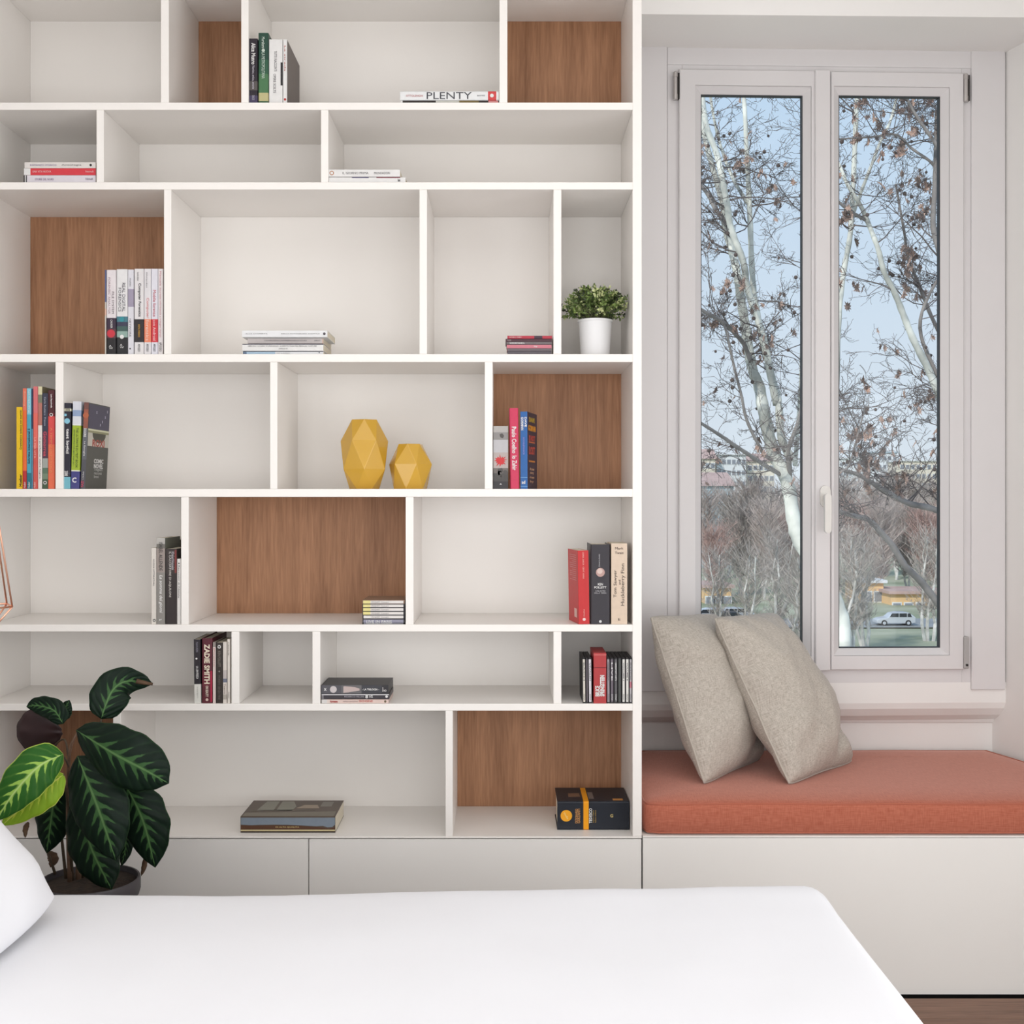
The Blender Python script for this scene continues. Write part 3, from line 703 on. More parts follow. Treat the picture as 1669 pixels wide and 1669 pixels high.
B(61.8, 68.6, 630, 797, 'cream and white spined paperback between coral and dark books', (238, 232, 226), [(.62, .84, (186, 120, 108)), (.84, .92, (128, 130, 110)), (.92, 1, (222, 214, 176))], [('Il profumo delle foglie', GY, .5, .1, .5, .4, 'd')], dw=.19, back=(140, 130, 104), group=g)
B(69, 78, 641, 797, 'dark slate paperback with red title and a green forest foot', (62, 64, 80), [(0, .1, (70, 92, 70)), (.1, .16, (120, 140, 118)), (.16, .22, (96, 120, 100)), (.22, .32, (168, 172, 166)), (.32, .6, (88, 62, 78))],
  [('Carlo Fruttero  Franco', (196, 200, 214), .5, .66, .96, .3, 'd'), ('Gomorrea', (206, 84, 100), .5, .34, .6, .6, 'd', {'bold': .02})], [(WHT, .5, .065, .32), ((60, 70, 60), .5, .065, .2)], dw=.13, group=g)
B(78.3, 89, 636, 797, 'red-orange paperback with a dark top against the divider', (226, 84, 82), [(0, .45, (238, 116, 84)), (.77, 1, (86, 40, 46)), (.735, .77, (120, 40, 46))], [('Luis Sepulveda', WHT, .5, .82, .96, .3, 'd', {'bold': .02}), ('A TEMPO DI FAVOLA', (236, 150, 96), .5, .16, .62, .3, 'd')], [(WHT, .5, .75, .26), ((60, 30, 30), .5, .75, .16)], dw=.15, group=g)
g = 'test books leaning right of the divider'
B(103.4, 114.5, 657, 797, 'black quiz book with white title and pale blue shapes', (44, 42, 54), [(0, .14, (124, 190, 206)), (.17, .19, (60, 60, 80)), (.905, .935, (232, 228, 200))],
  [('test logici', WHT, .5, .41, .7, .6, 'd', {'bold': .03}), ('2000', WHT, .4, .15, .21, .5, 'd', {'bold': .02}), ('CONCORSI', (60, 60, 50), .5, .908, .932, .7, 'h')], [((140, 200, 222), .45, .79, .42), ((140, 200, 222), .2, .86, .2)], dw=.16, tilt=.6, group=g)
B(115.2, 129.2, 654.5, 797, 'lime green and purple exam book with a white top', (168, 190, 58), [(0, .2, (72, 72, 132)), (.2, .212, (236, 236, 220)), (.725, .74, (236, 236, 236)), (.74, .83, (226, 228, 234)), (.83, .9, (150, 170, 204)), (.9, 1, (220, 222, 230))],
  [('THE ULTIMATE EU TEST BOOK', (46, 66, 40), .62, .24, .7, .26, 'd'), ('ADMINISTRATOR EDITION 2011', (60, 90, 60), .26, .26, .68, .14, 'd'), ('C', WHT, .4, .07, .13, .5, 'h', {'bold': .03})], dw=.17, tilt=1.4, group=g)
r = B(130.6, 138.6, 656, 797, 'brown-topped grey book with a night-sky and white cover, leaning at the right end', (88, 88, 94), [(.7, .78, (150, 90, 76)), (.78, .92, (160, 92, 74)), (.92, 1, (120, 78, 72)), (.34, .7, (104, 106, 112))],
  [('DOORS', WHT, .5, .6, .7, .5, 'd', {'bold': .02}), ('La famiglia', WHT, .5, .38, .55, .4, 'd'), ('FAZI', (226, 50, 100), .4, .02, .09, .5, 'u'), ('R. De Santis', (220, 220, 224), .5, .11, .2, .3, 'u')], [((186, 104, 72), .5, .85, .62)], dw=.16, tilt=2.6, rz=-1.5, back=(80, 80, 74), group=g)
hw_ = (8 * (D + .022) / F) / 2; hh_ = (797 - 656) * U * 1.004
def side(parent, c, y0, y1, z0, z1, x, nm='printed_panel'):
    p = MB(); p.box((x, y0, z0), (x + .0004, y1, z1)); p.build(nm, flat(c), parent, local=True)
side(r, (74, 70, 92), .004, .158, hh_ * .7, hh_ * .985, hw_); side(r, (206, 202, 190), .004, .158, hh_ * .5, hh_ * .68, hw_)
side(r, (226, 226, 190), .004, .158, hh_ * .68, hh_ * .7, hw_); side(r, (150, 148, 110), .004, .158, hh_ * .655, hh_ * .68, hw_ + .0002)
def side_text(parent, s, c, yc, zc_, L, Hh, x, bold=0):
    vs, fs = text_geo(s, bold); p = MB()
    p.add([(x + (v.z + .008) / .016 * .0004, yc + (v.x - .5) * L, zc_ + (v.y - .5) * Hh) for v in vs], fs); p.build('lettering', flat(c), parent, local=True, fix=False)
side_text(r, 'ROXI', (170, 70, 56), .082, hh_ * .54, .09, .02, hw_ + .0004, .03)
side_text(r, 'COMIC\nNOVEL', WHT, .09, hh_ * .3, .07, .026, hw_ + .0002, .02); side_text(r, 'I migliori\nracconti\nbrevi', (190, 188, 184), .09, hh_ * .19, .06, .028, hw_ + .0002)
p = MB(); p.add([(hw_ + .0006 + (0 if k < 2 else 0), .085 + .05 * math.cos(a), hh_ * .655 + .026 * math.sin(a)) for k, a in enumerate([math.pi + math.pi * i / 12 for i in range(13)])] + [(hw_, .085 + .05 * math.cos(a), hh_ * .655 + .026 * math.sin(a)) for a in [math.pi + math.pi * i / 12 for i in range(13)]],
    [list(range(13)), list(range(13, 26))[::-1]] + [[i, i + 1, 14 + i, 13 + i] for i in range(12)] + [[12, 0, 13, 25]]); p.build('emblem', flat((70, 68, 52)), r, local=True)
for (yy, zz) in ((.06, .9), (.125, .86), (.105, .8), (.14, .93), (.09, .76)):
    side_text(r, 'x', (210, 206, 224), yy, hh_ * zz, .006, .007, hw_ + .0004)

g = 'novels in the walnut compartment at the right'
r = B(803.8, 828.4, 694.5, 797, 'short thick book with a grey photo spine and a red burst', (70, 66, 66), [(0, .12, (62, 58, 60)), (.12, .25, (84, 80, 78)), (.25, .33, (120, 112, 108)), (.58, .78, (196, 194, 196)), (.33, .58, (190, 176, 172)), (.78, .9, (150, 146, 144)), (.9, 1, (186, 180, 176))],
  [], dw=.14, group=g)
wd_ = 24.6 * (D + .022) / F; hh2 = (797 - 694.5) * U
p = MB(); pts = []
random.seed(3)
for i in range(26):
    a = 2 * math.pi * i / 26; q = (1 if i % 2 else .55) * (1 + .25 * random.uniform(-1, 1)); pts.append((.1 * wd_ * 0 + .44 * wd_ * q * math.cos(a), .45 * hh2 + .012 * q * 1.3 * math.sin(a)))
p.prism(pts, -.0007, .0002); p.build('emblem', flat((212, 58, 62)), r, local=True)
for k in range(9):
    a = random.uniform(-.42, .42) * wd_; zz = hh2 * random.choice([.95, .9, .85, .26, .2, .3]); q = random.uniform(.1, .2) * wd_
    p = MB(); p.prism([(a + q * c_ * random.uniform(.6, 1.2), zz + .007 * s_ * random.uniform(.6, 1.4)) for c_, s_ in [(math.cos(t_), math.sin(t_)) for t_ in [k2 * .9 for k2 in range(7)]] if abs(a + q * 1.2) < wd_ * .5], -.0006, .0001) if abs(a) + q * 1.2 < wd_ * .5 else None
    if p.v: p.build('printed_mark', flat(random.choice([(110, 104, 102), (88, 84, 82)])), r, local=True)
p = MB(); p.prism([(-.0035, hh2 * .07), (.0035, hh2 * .07), (0, hh2 * .088)], -.0006, .0001); p.build('emblem', flat(WHT), r, local=True)
B(831.6, 846.6, 665.5, 797, 'bright pink hardback with white title, tallest in the walnut compartment', (212, 62, 96), [],
  [('Paulo Coelho', WHT, .5, .44, .77, .5, 'd', {'bold': .02}), ('lo Zahir', WHT, .5, .23, .41, .5, 'd', {'bold': .02})], dw=.15, tilt=-.8, hard=True, group=g)
r = B(848, 860, 671, 797, 'blue-spined paperback turned to show its dark cover with orange title', (52, 106, 172), [(.145, .152, (130, 180, 224)), (.03, .037, (130, 180, 224))],
  [('DAVE', WHT, .78, .8, .93, .3, 'd', {'bold': .03}), ('GORMAN', WHT, .3, .76, .93, .36, 'd', {'bold': .03}), ('GOOGLEWHACK', (150, 150, 220), .5, .44, .67, .22, 'd', {'bold': .02}), ('ad', WHT, .45, .065, .11, .5, 'h', {'bold': .02})], dw=.13, rz=-13, tilt=-.2, back=(62, 54, 70), Y0=.03, group=g)
xx = (12 * (D + .03) / F) / 2 - .0002; hb = (797 - 671) * U * 1.01
side_text(r, 'DAVE', (190, 160, 50), .062, hb * .9, .075, .013, xx, .03); side_text(r, 'GORMAN', (224, 150, 50), .062, hb * .79, .1, .016, xx, .03)
side_text(r, 'IS NOT', (190, 76, 66), .062, hb * .66, .08, .016, xx, .03); side_text(r, 'LOST', (190, 76, 66), .062, hb * .5, .08, .022, xx, .03)
for i, s in enumerate(('A true', 'story', 'of maps', 'by')): side_text(r, s, (190, 150, 120), .06, hb * (.26 - .055 * i), .06 - .012 * (i % 2), .008, xx, .02)
side(r, (206, 110, 70), .02, .1, hb * .6, hb * .615, xx); side(r, (206, 130, 60), .02, .1, hb * .35, hb * .37, xx)

# --- fifth row
g = 'novels left of the central walnut panel'
B(246.6, 254.6, 893, 1018, 'thin cream-white novel with a round emblem at its foot', (228, 220, 212), [], [('NUOVA LETTERATURA', GY, .5, .5, .85, .3, 'd')], [((50, 50, 50), .6, .05, .3), ((220, 216, 210), .6, .05, .17)], dw=.13, Y0=.02, group=g)
B(254.9, 269, 877, 1018, 'tall grey novel with black and white lettering', (146, 142, 136), [(.93, 1, (190, 186, 180)), (.88, .93, (120, 116, 110)), (.6, .88, (160, 148, 142))],
  [('ISABEL ALLENDE', (50, 46, 46), .5, .62, .95, .42, 'd'), ('La somma dei giorni', WHT, .5, .13, .57, .46, 'd', {'shear': .25, 'bold': .015}), ('F', WHT, .5, .04, .06, .3, 'h')], dw=.15, Y0=.018, back=(110, 112, 100), group=g)
B(269.6, 288.2, 894.6, 1018, 'black novel with narrow serif-style white lettering beside the grey one', (50, 42, 42), [(.67, 1, (60, 52, 50))],
  [('Khaled Hosseini', (214, 208, 214), .66, .72, .96, .24, 'd'), ('IL CACCIATORE DI AQUILONI', (230, 224, 216), .4, .36, .96, .22, 'd')], plates=[((128, 52, 50), .82, .98, .68, .985)], dw=.13, Y0=.022, group=g)
B(268.5, 287.5, 881, 1018, 'tall olive-brown book standing behind the black novel', (106, 98, 80), [], [], dw=.12, Y0=.17, group=g)
B(288.5, 294.9, 911, 1018, 'small white novel pressed against the divider', (236, 232, 228), [], [('Racconti di Natale', GY, .5, .4, .9, .36, 'd')], [((60, 60, 60), .5, .93, .18)], dw=.12, Y0=.02, group=g)
B(287.6, 294.5, 897, 1018, 'red-brown book standing behind the small white novel', (120, 58, 52), [], [], dw=.12, Y0=.16, group=g)
g = 'thick novels at the right end of the fifth row'
r = B(943, 961.4, 897.5, 1018, 'red paperback showing its faded red back cover at the left', (206, 50, 52), [],
  [('GABRIEL GARCIA', (250, 190, 180), .5, .8, .98, .14, 'd'), ('CENT ANNI', (250, 190, 180), .5, .62, .78, .14, 'd'), ('PREMIO', (250, 190, 180), .5, .1, .2, .1, 'd')], [((246, 214, 210), .5, .065, .14)], dw=.125, rz=9, tilt=-.9, Y0=.024, group=g)
xx = -(18.4 * (D + .024) / F) / 2 - .0002; hb = .2
def side_l(parent, c, y0, y1, z0, z1, x, nm='printed_panel'):
    p = MB(); p.box((x, y0, z0), (x + .0004, y1, z1)); p.build(nm, flat(c), parent, local=True)
for i in range(13): side_l(r, (226, 160, 156), .02, .1 - (.03 if i % 4 == 3 else 0), hb * (.92 - i * .028), hb * (.926 - i * .028), xx - .0002, 'printed_line')
side_l(r, (232, 190, 180), .02, .05, hb * .08, hb * .2, xx - .0002, 'barcode')
B(962.6, 994.4, 887.5, 1018, 'thick black hardback with a pale sphere on the spine', (56, 52, 58), [],
  [('KEN', WHT, .5, .485, .515, .26, 'h', {'bold': .02}), ('FOLLETT', WHT, .5, .448, .476, .62, 'h', {'bold': .02}), ('I PILASTRI', (200, 198, 200), .5, .408, .424, .5, 'h'), ('DELLA TERRA', (200, 198, 200), .5, .384, .398, .62, 'h'), ('GRANDI ROMANZI', (200, 198, 200), .45, .72, .88, .07, 'd')],
  [((196, 160, 152), .5, .65, .23), ((224, 200, 192), .47, .665, .14), ((226, 226, 226), .5, .035, .07)], dw=.14, hard=True, Y0=.016, group=g)
B(996, 1022.5, 886, 1018, 'thick cream paperback with a vertical dark title, at the panel', (228, 206, 184), [],
  [('Mark', (90, 70, 64), .5, .925, .955, .5, 'h'), ('Twain', (90, 70, 64), .5, .87, .9, .52, 'h'), ('Tom Sawyer', (56, 44, 42), .27, .33, .67, .24, 'u'), ('and', (90, 70, 64), .52, .49, .55, .14, 'u'), ('Huckleberry Finn', (56, 44, 42), .74, .23, .75, .28, 'u'), ('E', (100, 80, 70), .5, .045, .075, .14, 'h')],
  dw=.135, Y0=.016, rz=0, back=(196, 176, 150), group=g)
# compact discs lying
def disc(x0, x1, y0, y1, shelf, lab, cols, texts=(), lying=False, group=None, dark=(40, 38, 42), dw=.14, Y0=.03, name='disc_case', cat='compact disc', tilt=0, plates=()):
    return book(x0, x1, y0, shelf, lab, dark, [], texts, name=name, cat=cat, lying=lying, yb=y1, dw=dw, Y0=Y0, group=group, tilt=tilt, plates=[(cols[0], .12, .88, .03, .97)] + list(plates))
g = 'disc cases stacked at the foot of the central walnut panel'
ys = [978, 984.4, 990.4, 996.4, 1002.5, 1008.6, 1014.6, 1017.8]
labs = ['disc case at the very top of the seven-case stack', 'second disc case from the top of the stack, yellow-ended', 'third disc case from the top of the stack, yellow-ended', 'fourth disc case from the top, the lowest with a yellow end', 'plain white-spined disc case under the yellow-ended ones', 'grey-blue disc case near the bottom of the stack', 'thin pale disc case on the shelf, lowest of the stack']
for i in range(7):
    c = [(236, 230, 226)] * 5 + [(150, 148, 166), (206, 204, 212)]
    pl_ = [((238, 226, 150), .1, .9, .02, .19)] if i < 4 else []
    disc(590.6, 659.5, ys[i], ys[i + 1], 1018, labs[i], [c[i]], [('MOZART  Concerti', (150, 144, 140), .5, .22, .62, .3, 'u')] if i < 5 else [('LIVE IN PARIS', WHT, .5, .1, .7, .5, 'u')], lying=True, group=g, dark=(150, 120, 100) if i == 0 else (60, 56, 60), dw=.142, Y0=.006, plates=pl_)
# --- sixth row
g = 'novels left of the small sixth-row compartment'
B(316.6, 327.6, 1042.6, 1147, 'black novel with a white foot, left end of the sixth-row books', (44, 38, 44), [(0, .3, (226, 224, 216))],
  [('MILAN KUNDERA', (150, 146, 160), .5, .8, .96, .3, 'd'), ('LA LENTEZZA', WHT, .5, .38, .58, .3, 'd', {'bold': .01}), ('adelphi', (170, 168, 160), .5, .08, .26, .2, 'd')], [(WHT, .4, .7, .14)], dw=.14, Y0=.012, tilt=-.6, group=g)
B(328.6, 346.2, 1040.5, 1147, 'dark red hardback with large cream capitals on the spine', (92, 34, 46), [(0, .25, (96, 40, 50)), (.25, .5, (110, 44, 56))],
  [('ZADIE SMITH', (240, 228, 206), .5, .3, .91, .52, 'd', {'bold': .03}), ('ON BEAUTY', (236, 224, 206), .5, .1, .27, .26, 'd', {'bold': .02})], [((226, 200, 190), .5, .055, .13)], plates=[((170, 36, 66), .82, 1, .02, .5)], dw=.165, hard=True, Y0=.012, group=g)
B(346.6, 351.6, 1047, 1147, 'thin speckled white booklet beside the dark red hardback', (224, 208, 202), [(.92, 1, (150, 140, 134))], [('Poesie', (206, 140, 140), .5, .6, .9, .4, 'd')], dw=.12, Y0=.012, group=g)
B(352, 362.8, 1047.5, 1147, 'black-brown paperback with dim grey lettering and a round emblem', (56, 48, 44), [],
  [('KEN FOLLETT', (140, 132, 122), .5, .6, .86, .4, 'd'), ('MONDO SENZA FINE', (110, 102, 94), .5, .06, .46, .34, 'd'), ('+', (180, 172, 160), .5, .51, .54, .3, 'h')], [(WHT, .5, .93, .26), ((56, 48, 44), .5, .93, .14)], dw=.12, Y0=.012, group=g)
B(363.2, 369.6, 1046.5, 1147, 'white paperback with a small blue-grey picture mid-spine', (226, 216, 208), [(.34, .4, (120, 124, 140)), (.06, .14, (186, 176, 166)), (.4, .54, (200, 190, 188))], [('Teatro', (150, 130, 120), .5, .15, .32, .5, 'd')], dw=.12, Y0=.012, group=g)
B(370.4, 375.3, 1042, 1147, 'slim ivory booklet, last upright before the sixth-row divider', (234, 226, 216), [], [('Il deserto dei', (120, 110, 100), .5, .75, .95, .4, 'd'), ('Adelphi', (120, 110, 100), .5, .08, .18, .4, 'd')], dw=.14, Y0=.012, group=g)
g = 'film cases lying in the sixth row'
r = book(523.6, 633.2, 1116.5, 1147, 'thick black film box on top of the stack, pale figure on its spine', (52, 50, 54), [(.0, .3, (92, 90, 96)), (.3, .6, (112, 110, 112)), (.6, .9, (66, 66, 72))],
  [('- LA TRILOGIA -', WHT, .5, .61, .86, .22, 'u', {'bold': .03}), ('3\nDVD', WHT, .5, .91, .97, .5, 'u', {'bold': .02}), ('x', WHT, .5, .04, .08, .3, 'u', {'bold': .02})], [((214, 206, 206), .5, .18, .4)], name='film_case', cat='film case', lying=True, yb=1130.6, dw=.135, Y0=.005, group=g)
r['label'] = 'thick black film box on top of the stack, white emblems on its spine'
wl = r.children[0].dimensions
L_ = (633.2 - 523.6) * (D + .005) / F
p = MB(); p.prism([(-.008, L_ * .33), (-.0085, L_ * .36), (-.006, L_ * .5), (-.002, L_ * .57), (.003, L_ * .57), (.005, L_ * .5), (.008, L_ * .4), (.009, L_ * .33)], -.0007, .0001); p.build('emblem', flat((206, 186, 182)), r, local=True)
book(524.2, 634, 1131.2, 1147, 'slim dark film case in the middle with white numerals', (66, 60, 66), [(0, .03, (130, 126, 130))],
  [('FEDERICO FELLINI', (180, 176, 184), .5, .34, .63, .3, 'u'), ('8', WHT, .5, .65, .69, .7, 'u', {'bold': .03}), ('1/2', WHT, .45, .71, .76, .5, 'u', {'bold': .03})], plates=[((214, 212, 214), .0, .2, 0, 1)], discs=[(WHT, .5, .965, .26)], name='film_case', cat='film case', lying=True, yb=1139.4, dw=.13, Y0=.005, group=g)
book(524.2, 633.4, 1139.8, 1147, 'pinkish cream film case at the bottom with red lettering', (230, 206, 196), [(0, .08, (226, 222, 218)), (.08, .12, (232, 216, 208))],
  [('Kurosawa', (176, 40, 40), .5, .13, .24, .5, 'u', {'bold': .03}), ('AKIRA KUROSAWA', (150, 120, 120), .5, .32, .54, .25, 'u'), ('SOGNI', (206, 110, 100), .4, .56, .76, .5, 'u', {'bold': .02})], discs=[((110, 96, 70), .5, .95, .3)], name='film_case', cat='film case', lying=True, yb=1147.5, dw=.13, Y0=.005, group=g)
g = 'disc cases standing at the right end of the sixth row'
cd = [(950, 954.7, (226, 218, 206), 'cream-spined disc case, leftmost of the upright discs', 'BACH', -.6), (955.4, 959, (92, 84, 90), 'dark grey disc case between the two pale ones at the left', None, -.6), (959.5, 964.8, (226, 220, 226), 'white-spined disc case just left of the red box', 'VIVALDI', -.6),
      (989.4, 994.2, (158, 150, 156), 'light grey disc case just right of the red box', 'NEBRASKA', -.3), (994.8, 1000.4, (110, 100, 110), 'plum-grey disc case with white ends, second right of the red box', 'LIVE', -.2), (1001, 1006.6, (96, 94, 96), 'dark disc case with white block letters, third right of the red box', 'GREATEST HITS', -.1),
      (1007.2, 1012.8, (76, 78, 76), 'blackish green disc case, fourth right of the red box', None, 0), (1013.8, 1019, (232, 230, 224), 'white disc case, left one of the matching white pair', 'VOLUME I', 0), (1019.8, 1025, (232, 230, 224), 'white disc case, right one of the matching white pair', 'VOLUME II', 0), (1025.6, 1030, (190, 186, 188), 'disc case with busy black print and a pink patch, rightmost', 'ROCK', 0)]
for (a, b_, c, lb, tx, ti) in cd:
    tt = [(tx, GY if c[0] > 140 else WHT, .5, .5, .9, .4, 'd', {'bold': .02}), ('SONY', GY if c[0] > 140 else WHT, .5, .06, .2, .4, 'd')] if tx else []
    disc(a, b_, 1072.6, 0, 1147, lb, [c], tt, group=g, dw=.14, Y0=.012, tilt=ti, plates=[((200, 120, 136), .14, .86, .34, .48)] if tx == 'ROCK' else ())
book(967.4, 988.4, 1064.5, 1147, 'red disc box with white capitals among the upright discs', (186, 62, 64), [(.7, .72, (120, 30, 36)), (.955, .97, (214, 120, 116))],
  [('SPRINGSTEEN', WHT, .68, .14, .56, .36, 'u', {'bold': .04}), ('BRUCE', WHT, .3, .14, .35, .36, 'u', {'bold': .04})], name='disc_box', cat='disc box', dw=.13, Y0=.004, group=g)
# --- bottom row
r = book(392, 546.5, 1330.6, 1363.2, 'large brown and blue slip-cased book lying alone on the bottom shelf', (96, 82, 70), [], [('DI ALTA QUALITA', (214, 190, 130), .66, .37, .62, .09, 'u', {'bold': .02})], name='book', lying=True, yb=1358, dw=.172, Y0=.035, hard=False)
L_ = (546.5 - 392) * (D + .035) / F; T_ = r.children[0].dimensions.x
def lp(c, pts, nm='printed_panel', y=-.0003):   # pts: (along, up) fractions on the spine
    p = MB(); p.prism([((.5 - v) * T_ if True else 0, u_ * L_) for u_, v in pts][::-1], y - .0002, .0003); p.build(nm, flat(c), r, local=True)
top_ = [(0.003, .99), (.997, .99)]
lp((132, 144, 156), top_[::-1] and [(0.003, .5), (.12, .47), (.2, .49), (.36, .5), (.5, .49), (.62, .46), (.7, .43), (.8, .4), (.87, .42), (.92, .33), (.97, .36), (.997, .5), (.997, .93), (0.003, .93)])
lp((92, 62, 44), [(.003, .2), (.997, .2), (.997, .33), (.93, .24), (.87, .3), (.8, .36), (.7, .38), (.62, .42), (.5, .45), (.36, .46), (.2, .44), (.12, .42), (.003, .46)], y=-.0005)
lp((210, 196, 150), [(.003, .1), (.997, .1), (.997, .18), (.003, .18)]); lp((58, 46, 36), [(.003, .01), (.997, .01), (.997, .07), (.003, .07)])
# pictures on the top cover: local -x is up in the world, z along, y depth
def topc(c, pts, h_=.0004):
    p = MB(); n_ = len(pts); xa = -T_ / 2
    p.add([(xa - h_, y_ * .172, u_ * L_) for u_, y_ in pts] + [(xa, y_ * .172, u_ * L_) for u_, y_ in pts], [list(range(n_)), list(range(n_, 2 * n_))[::-1]] + [[i, n_ + i, n_ + (i + 1) % n_, (i + 1) % n_] for i in range(n_)])
    p.build('printed_panel', flat(c), r, local=True)
topc((126, 118, 104), [(.02, .02), (.98, .02), (.98, .3), (.02, .22)])
topc((140, 138, 124), [(.12, .35), (.3, .35), (.3, .92), (.16, .92)]); topc((140, 138, 124), [(.33, .35), (.5, .35), (.52, .6), (.46, .92), (.33, .92)])
topc((166, 148, 128), [(.53, .5), (.78, .5), (.74, .7), (.6, .7)]); topc((132, 128, 116), [(.78, .6), (.9, .6), (.9, .9), (.78, .9)])
topc((96, 86, 72), [(.05, .28), (.75, .34), (.7, .42), (.05, .36)])
r = book(908.3, 1025.6, 1306, 1363.2, 'thick black dictionary box with a yellow-orange ribbon band, bottom right shelf', (34, 38, 48), [(.363, .436, (250, 166, 22))],
  [('DIZIONARI', (214, 160, 70), .5, .27, .295, .5, 'u', {'bold': .02})][:0], name='book', lying=True, yb=1353.5, dw=.155, Y0=.06, hard=True)
L_ = (1025.6 - 908.3) * (D + .06) / F; T_ = r.children[0].dimensions.x
def ptx(s, c, u_, v0, v1, hgt, bold=.02):    # vertical lettering reading upward on the box front
    vs, fs = text_geo(s, bold); p = MB()
    # world x = local z, world z = -local x ; glyph reading up (+world z), glyph top towards -world x
    p.add([(-((v0 + (v1 - v0) * v.x) - .5) * T_, -.0004 - (v.z + .008) / .016 * .0004, u_ * L_ - (v.y - .5) * hgt * L_) for v in vs], fs); p.build('lettering', flat(c), r, local=True, fix=False)
ptx('DIZIONARIO', (206, 150, 90), .265, .24, .74, .035); ptx('GARZANTI', (206, 150, 90), .3, .24, .74, .035)
ptx('TEDESCO', WHT, .462, .24, .76, .042); ptx('tedesco italiano', (180, 150, 80), .5, .26, .7, .02, 0); ptx('italiano tedesco', (180, 150, 80), .53, .26, .7, .02, 0)
p = MB(); put_disc(p, 0, .125 * L_, .0158, -.0004, 24); p.build('emblem', flat((248, 172, 40)), r, local=True)
p = MB(); vs, fs = text_geo('medio', .01); ca_, sa_ = math.cos(R(-60)), math.sin(R(-60))
p.add([(-((v.x - .5) * .02 * sa_ + (v.y - .5) * .006 * ca_), -.0008 - v.z * .02, .125 * L_ + (v.x - .5) * .02 * ca_ - (v.y - .5) * .006 * sa_) for v in vs], fs); p.build('lettering', flat((252, 226, 150)), r, local=True, fix=False)
p = MB(); vs, fs = text_geo('G', .03); p.add([(-(v.y - .5) * .009, -.0008 - v.z * .02, .755 * L_ + (v.x - .5) * .008) for v in vs], fs); p.build('lettering', flat((206, 186, 120)), r, local=True, fix=False)
# band carried over the top face
p = MB(); p.box((-T_ / 2 - .0006, .001, .363 * L_), (-T_ / 2 + .0002, .15, .436 * L_)); p.build('ribbon_band', flat((250, 166, 22)), r, local=True)
for (c, a, b_, y0_, y1_) in (((120, 92, 74), .17, .33, .05, .09), ((120, 110, 106), .45, .52, .03, .1), ((214, 150, 80), .78, .92, .012, .03)):
    p = MB(); p.box((-T_ / 2 - .0003, y0_, a * L_), (-T_ / 2 + .0002, y1_, b_ * L_)); p.build('printed_panel', flat(c), r, local=True)

# --- yellow faceted vases
M_vase = mat('yellow_glaze', (206, 160, 54), .22, spec=.5, coat=.4, var=.03, vs=6)
def vase(px, prof, shelf, lab, Y0, ph, n=6):
    k = (D + Y0) / F; x = (px - VX) * k; z = SZ(shelf)
    r_ = empty('faceted_vase', (x, Y0, z)); tag(r_, lab, 'vase', 'yellow faceted vases')
    pr = [(r0 * k, H - (y - VY) * k - z) for r0, y in prof]; pr[0] = (pr[0][0], .0003)
    b = MB(); b.lathe([(0, .0003)] + [], (x, Y0, z), n) if 0 else None
    b.lathe(pr, (x, Y0, z), n, phase=ph, twist=True)
    nb = len(pr); b.f.append(list(range(n))[::-1]); b.m.append(0)
    # inner throat
    top = (nb - 1) * n; s0 = len(b.v)
    for rr, dz in ((.86, 0), (.82, -.05)):
        for j in range(n):
            v = b.v[top + j]; c_ = Vector((x, Y0, v.z)); b.v.append(c_ + (v - c_) * rr + Vector((0, 0, dz)))
    for j in range(n):
        j2 = (j + 1) % n
        b.f += [[top + j, top + j2, s0 + j2, s0 + j], [s0 + j, s0 + j2, s0 + n + j2, s0 + n + j]]; b.m += [0, 0]
    b.f.append([s0 + n + j for j in range(n)]); b.m.append(0)
    o = b.build('body', M_vase, r_)
    bv = o.modifiers.new('soft_edges', 'BEVEL'); bv.width = .0009; bv.segments = 2; bv.limit_method = 'ANGLE'; bv.angle_limit = R(12)
vase(594, [(24, 797), (38.5, 765), (38.5, 719), (23, 684.5)], 797, 'tall yellow faceted ceramic vase on the white shelf', .10, R(6))
vase(669, [(28, 797), (36, 757), (20, 724)], 797, 'short yellow faceted ceramic vase right of the taller one', .10, R(20))

# ---------------------------------------------------------------- potted shrub on the third shelf
M_potw = mat('white_ceramic', (240, 239, 240), .4, spec=.4, var=.01)
M_soil = mat('potting_soil', (52, 40, 32), .95, var=.4, vs=60, bump=1, bs=160)
M_lg = mat('shrub_leaf', (86, 112, 56), .5, var=.25, vs=30, c2=(120, 140, 72)); M_lp = mat('shrub_pale_leaf', (214, 220, 160), .5, var=.08, vs=30); M_ld = mat('shrub_dark_leaf', (52, 62, 40), .5, var=.3, vs=30)
M_twig = mat('green_twig', (96, 100, 66), .7, var=.2, vs=40)
yp = .125; kp = (D + yp) / F; pxc = (970 - VX) * kp; zs_ = SZ(577)
sh = empty('potted_shrub', (pxc, yp, zs_)); tag(sh, 'small variegated green shrub in a white pot on the third shelf', 'potted plant')
zt = H - (522 - VY) * kp
b = MB(); b.lathe([(0, .0002), (22.5 * kp, .0002), (23 * kp, .001), (27.2 * kp, zt - zs_ - .006), (28.6 * kp, zt - zs_ - .006), (28.8 * kp, zt - zs_ - .001), (28 * kp, zt - zs_), (26.6 * kp, zt - zs_), (25.5 * kp, zt - zs_ - .02)], (pxc, yp, zs_), 40)
b.build('pot', M_potw, sh, smooth=True, angle=40)
b = MB(); b.lathe([(0, zt - zs_ - .008), (26.4 * kp, zt - zs_ - .01), (26 * kp, zt - zs_ - .02)], (pxc, yp, zs_), 24); b.build('soil', M_soil, sh)
rs = random.Random(11)
stems = MB(); lg = [MB(), MB(), MB()]
